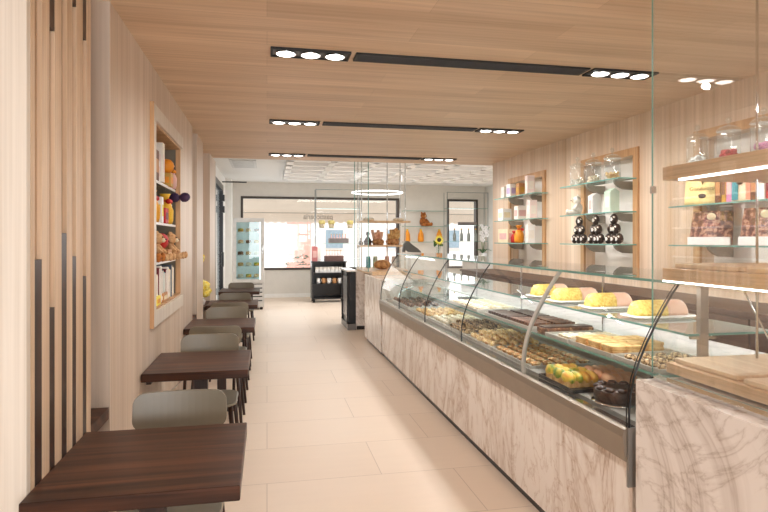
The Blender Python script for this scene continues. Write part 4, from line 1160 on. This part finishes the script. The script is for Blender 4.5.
for i in range(5):
    t = thing('mug','%s mug, %s on the lower shelf of the black rack' % (('white','tan','white','tan','white')[i],('leftmost','second from left','central','second from right','rightmost')[i]),'mug',(rx0+.16+.13*i,ry0+.12,.451))
    obj('cup', MB().lathe([(.04,0),(.045,.01),(.048,.13),(.043,.13),(.04,.02)],n=14), M['plastwhite'] if i%2 == 0 else M['tan'], t)
    obj('handle', MB().tube([(.046,0,.03),(.075,0,.045),(.075,0,.095),(.046,0,.11)],.008,6), M['plastwhite'] if i%2 == 0 else M['tan'], t)
def hungrack(x0,x1,y,zs,label,top,shl):
    t = thing('glass_rack',label,'rack',((x0+x1)/2,y,0))
    for x in (x0,x1):
        for yy in (y-.14,y+.14): obj('rod', MB().tube([(x,yy,0 if top < 0 else .0),(x,yy,2.78)],.009,8), M['rod'], t, True)
    obj('top_bar', MB().tube([(x0,y-.14,2.77),(x1,y-.14,2.77)],.008,8), M['rod'], t, True)
    for z in zs: obj('glass_shelf', MB().box(x0,x1,y-.15,y+.15,z-.01,z,0,1), [M['shelfglass'],M['edge']], t, True)
hungrack(1.2,2.35,14.55,(1.02,1.42,1.8,2.3),'chrome rod rack with glass shelves before the wide window',1,1)
hungrack(4.7,5.85,14.75,(1.02,1.47,1.9,2.35),'chrome rod rack with glass shelves before the narrow window',1,1)
for i,x in enumerate((1.36,1.6,2.08)):
    t = thing('yellow_pot','yellow topped pot, %s of three on the window rack' % ('left','middle','right')[i],'pot',(x,14.52,1.801))
    obj('pot', MB().lathe([(.06,0),(.075,.1),(.07,.1)],n=14), pm('kraft',206,190,160), t)
    obj('yellow_lid', MB().lathe([(.08,.1),(.085,.18),(.06,.2),(.001,.2)],n=14), pm('strawyellow',220,204,130), t)
def crate(label,loc,w_,h,mat,nb,bm):
    t = thing('crate',label,'crate',loc)
    m = MB().box(-w_/2,w_/2,-.11,.11,0,.012); m.box(-w_/2,w_/2,-.11,-.1,.012,h); m.box(-w_/2,w_/2,.1,.11,.012,h); m.box(-w_/2,-w_/2+.01,-.1,.1,.012,h); m.box(w_/2-.01,w_/2,-.1,.1,.012,h)
    obj('crate_body', m, mat, t)
    return t
def bottles(x0,dx,n,y,z,h,mat,label,grp,pos):
    for i in range(n):
        t = thing('bottle',label % pos[i],'bottle',(x0+dx*i,y,z),group=grp)
        r = h*.13
        obj('glass_body', MB().lathe([(r*.95,0),(r,h*.03),(r,h*.5),(r*.42,h*.68),(r*.38,h*.93)],n=12), mat, t)
        obj('cap', MB().lathe([(r*.44,h*.9),(r*.44,h),(.001,h)],n=10), M['gold'], t)
crate('grey crate of jars on the middle shelf of the window rack',(1.78,14.52,1.421),.5,.12,pm('crategrey',120,112,110),0,0)
P6 = ('leftmost','second from left','third from left','third from right','second from right','rightmost')
bottles(1.6,.072,6,14.52,1.434,.22,M['rose'],'small pink jar bottle, %s in the grey crate','jars in the grey crate',P6)
crate('brown crate of bottles on top of the black rack',(1.6,13.98,.986),.46,.13,pm('cratebrown',104,76,70),0,0)
bottles(1.43,.068,6,13.98,.999,.26,M['palepink'],'pale bottle, %s in the brown crate','bottles in the brown crate',P6)
bx('gift_box',pm('roseb',196,120,120),'rose coloured tall box on top of the black rack','box',1.13,13.95,.986,.13,.14,.36,0,M['rose'])
bx('gift_box',M['grey'],'grey tall box beside the rose box on the black rack','box',1.24,14.0,.986,.08,.12,.34,0,M['paper'])
for i,(x,l) in enumerate(((1.36,'left'),(1.42,'right'))):
    pass

# ------------------------------------------------------------------ wall between the windows
for z, l in ((2.29,'topmost'),(1.87,'middle'),(1.45,'lowest')):
    gshelf(3.6,4.8,YB-.26,YB-.002,z,'%s glass shelf on the wall between the windows' % l, grp='glass shelves between the windows')
teddy('brown teddy bear sitting on the shelf between the windows',M['teddy'],M['tedtan'],(4.16,YB-.13,1.871),1.0,.6)
for x,l in ((3.72,'left'),(4.1,'middle'),(4.62,'right')):
    t = thing('yellow_bottle','yellow bottle shaped pack, %s of three below the teddy bear' % l,'bottle',(x,YB-.13,1.451))
    obj('bottle_body', MB().lathe([(.07,0),(.085,.04),(.075,.2),(.05,.26),(.03,.3)],n=14), M['orange'], t)
    obj('cap', MB().lathe([(.034,.3),(.034,.34),(.001,.345)],n=12), M['yellow'], t)
crate('dark shallow crate on the upper shelf of the narrow window rack',(5.3,14.72,1.901),.46,.08,pm('crategrey',120,112,110),0,0)
bottles(4.94,.2,4,14.72,1.471,.34,pm('winegrey',150,158,154,.2),'grey wine bottle, %s of four in the narrow window','wine bottles in the narrow window',('leftmost','second from left','third from left','rightmost'))
# orchid on its stand
st = thing('side_cabinet','white side cabinet behind the case under the orchid','cabinet',(3.25,8.3,0))
obj('carcass', MB().box(3.0,3.6,8.0,8.55,.06,1.17), M['white'], st, True)
obj('plinth', MB().box(3.03,3.57,8.03,8.55,0,.06), M['greywall'], st, True)
obj('top', MB().box(2.98,3.62,7.98,8.57,1.171,1.2), M['plastwhite'], st, True)
d_ = obj('door', MB().box(3.01,3.59,7.985,7.999,.08,1.15), M['plastwhite'], st, True)
obj('handle', MB().tube([(3.1,7.975,.7),(3.1,7.975,.9)],.007,6), M['chrome'], d_, True)
oc = thing('potted_orchid','white orchid in a pale pot behind the case','plant',(3.22,8.25,1.201))
obj('pot', MB().lathe([(.05,0),(.065,.1),(.06,.1),(.052,.07)],n=16), M['porcelain'], oc)
m = MB()
for k in range(9):
    a = 2*pi*k/9+.3; l = .2
    m.add([(0,0,.09),(.08*cos(a-.25),.08*sin(a-.25),.16),(l*cos(a),l*sin(a),.13),(.08*cos(a+.25),.08*sin(a+.25),.16)],[(0,1,2,3)])
obj('leaves', m, M['leaf'], oc)
for dx in (-.02,.03):
    obj('flower_stem', MB().tube([(0,0,.09),(dx,0,.3),(dx*1.4,-.01,.44),(dx*3+.01,-.03,.5)],.005,6), pm('stemgreen',110,140,84), oc)
for i in range(9):
    m = MB(); cx, cz = random.uniform(-.05,.07), .3+.026*i
    for k in range(5):
        a = 2*pi*k/5; m.ball((cx+.022*cos(a),-.02,cz+.022*sin(a)),.018,.005,.018,nu=7,nv=5)
    obj('blossom', m, M['porcelain'], oc)

# ------------------------------------------------------------------ lights
def area(name,loc,rot,sx,sy,e,c=(1,1,1)):
    l = bpy.data.lights.new(name,'AREA'); l.shape = 'RECTANGLE'; l.size = sx; l.size_y = sy; l.energy = e; l.color = c
    o = bpy.data.objects.new(name,l); COL.objects.link(o); o.location = loc; o.rotation_euler = rot; return o
WARM = (1,.97,.93)
for yy in (1.32,3.3,5.25,7.26):
    for xx in (.245,2.22):
        l = bpy.data.lights.new('downlight_lamp','SPOT'); l.energy = 42 if yy > 2 else 30; l.color = WARM; l.shadow_soft_size = .02; l.spot_size = radians(165); l.spot_blend = .9
        o = bpy.data.objects.new('downlight_lamp',l); COL.objects.link(o); o.location = (xx,yy,ZC-.05)
area('window_daylight',(1.4,YB-.05,1.7),(-1.95,0,0),4.0,1.9,26,(.93,.97,1))
area('window_daylight',(5.3,YB-.05,1.7),(-1.95,0,0),.9,1.9,6,(.93,.97,1))
area('far_room_fill',(2.5,12.2,2.8),(0,0,0),3,2.5,110,(1,.99,.98))  # added fill light, no fixture here, brightens the far end of the room
area('case_lamp',(1.70,4.3,1.30),(0,0,0),.03,4.4,15,(1,1,1))
area('worktop_fill',(2.24,4.3,1.305),(0,radians(-8),0),.03,4.4,11,(1,1,1))  # added strip without a fixture, lifts the marble worktop
ww = area('wall_washer',(2.0,3.6,ZC-.03),(0,radians(-48),0),.06,7.4,22,(1,.98,.95)); ww.data.spread = radians(80)
area('rear_fill_light',(1.3,-6.0,1.3),(radians(97),0,0),5,2.4,310,(.97,.98,1))  # unseen fill panel added behind the camera to light the room evenly
sun = bpy.data.lights.new('sun','SUN'); sun.energy = 2.2; sun.angle = .05
so = bpy.data.objects.new('sun',sun); COL.objects.link(so); so.rotation_euler = (radians(40),0,radians(-20))
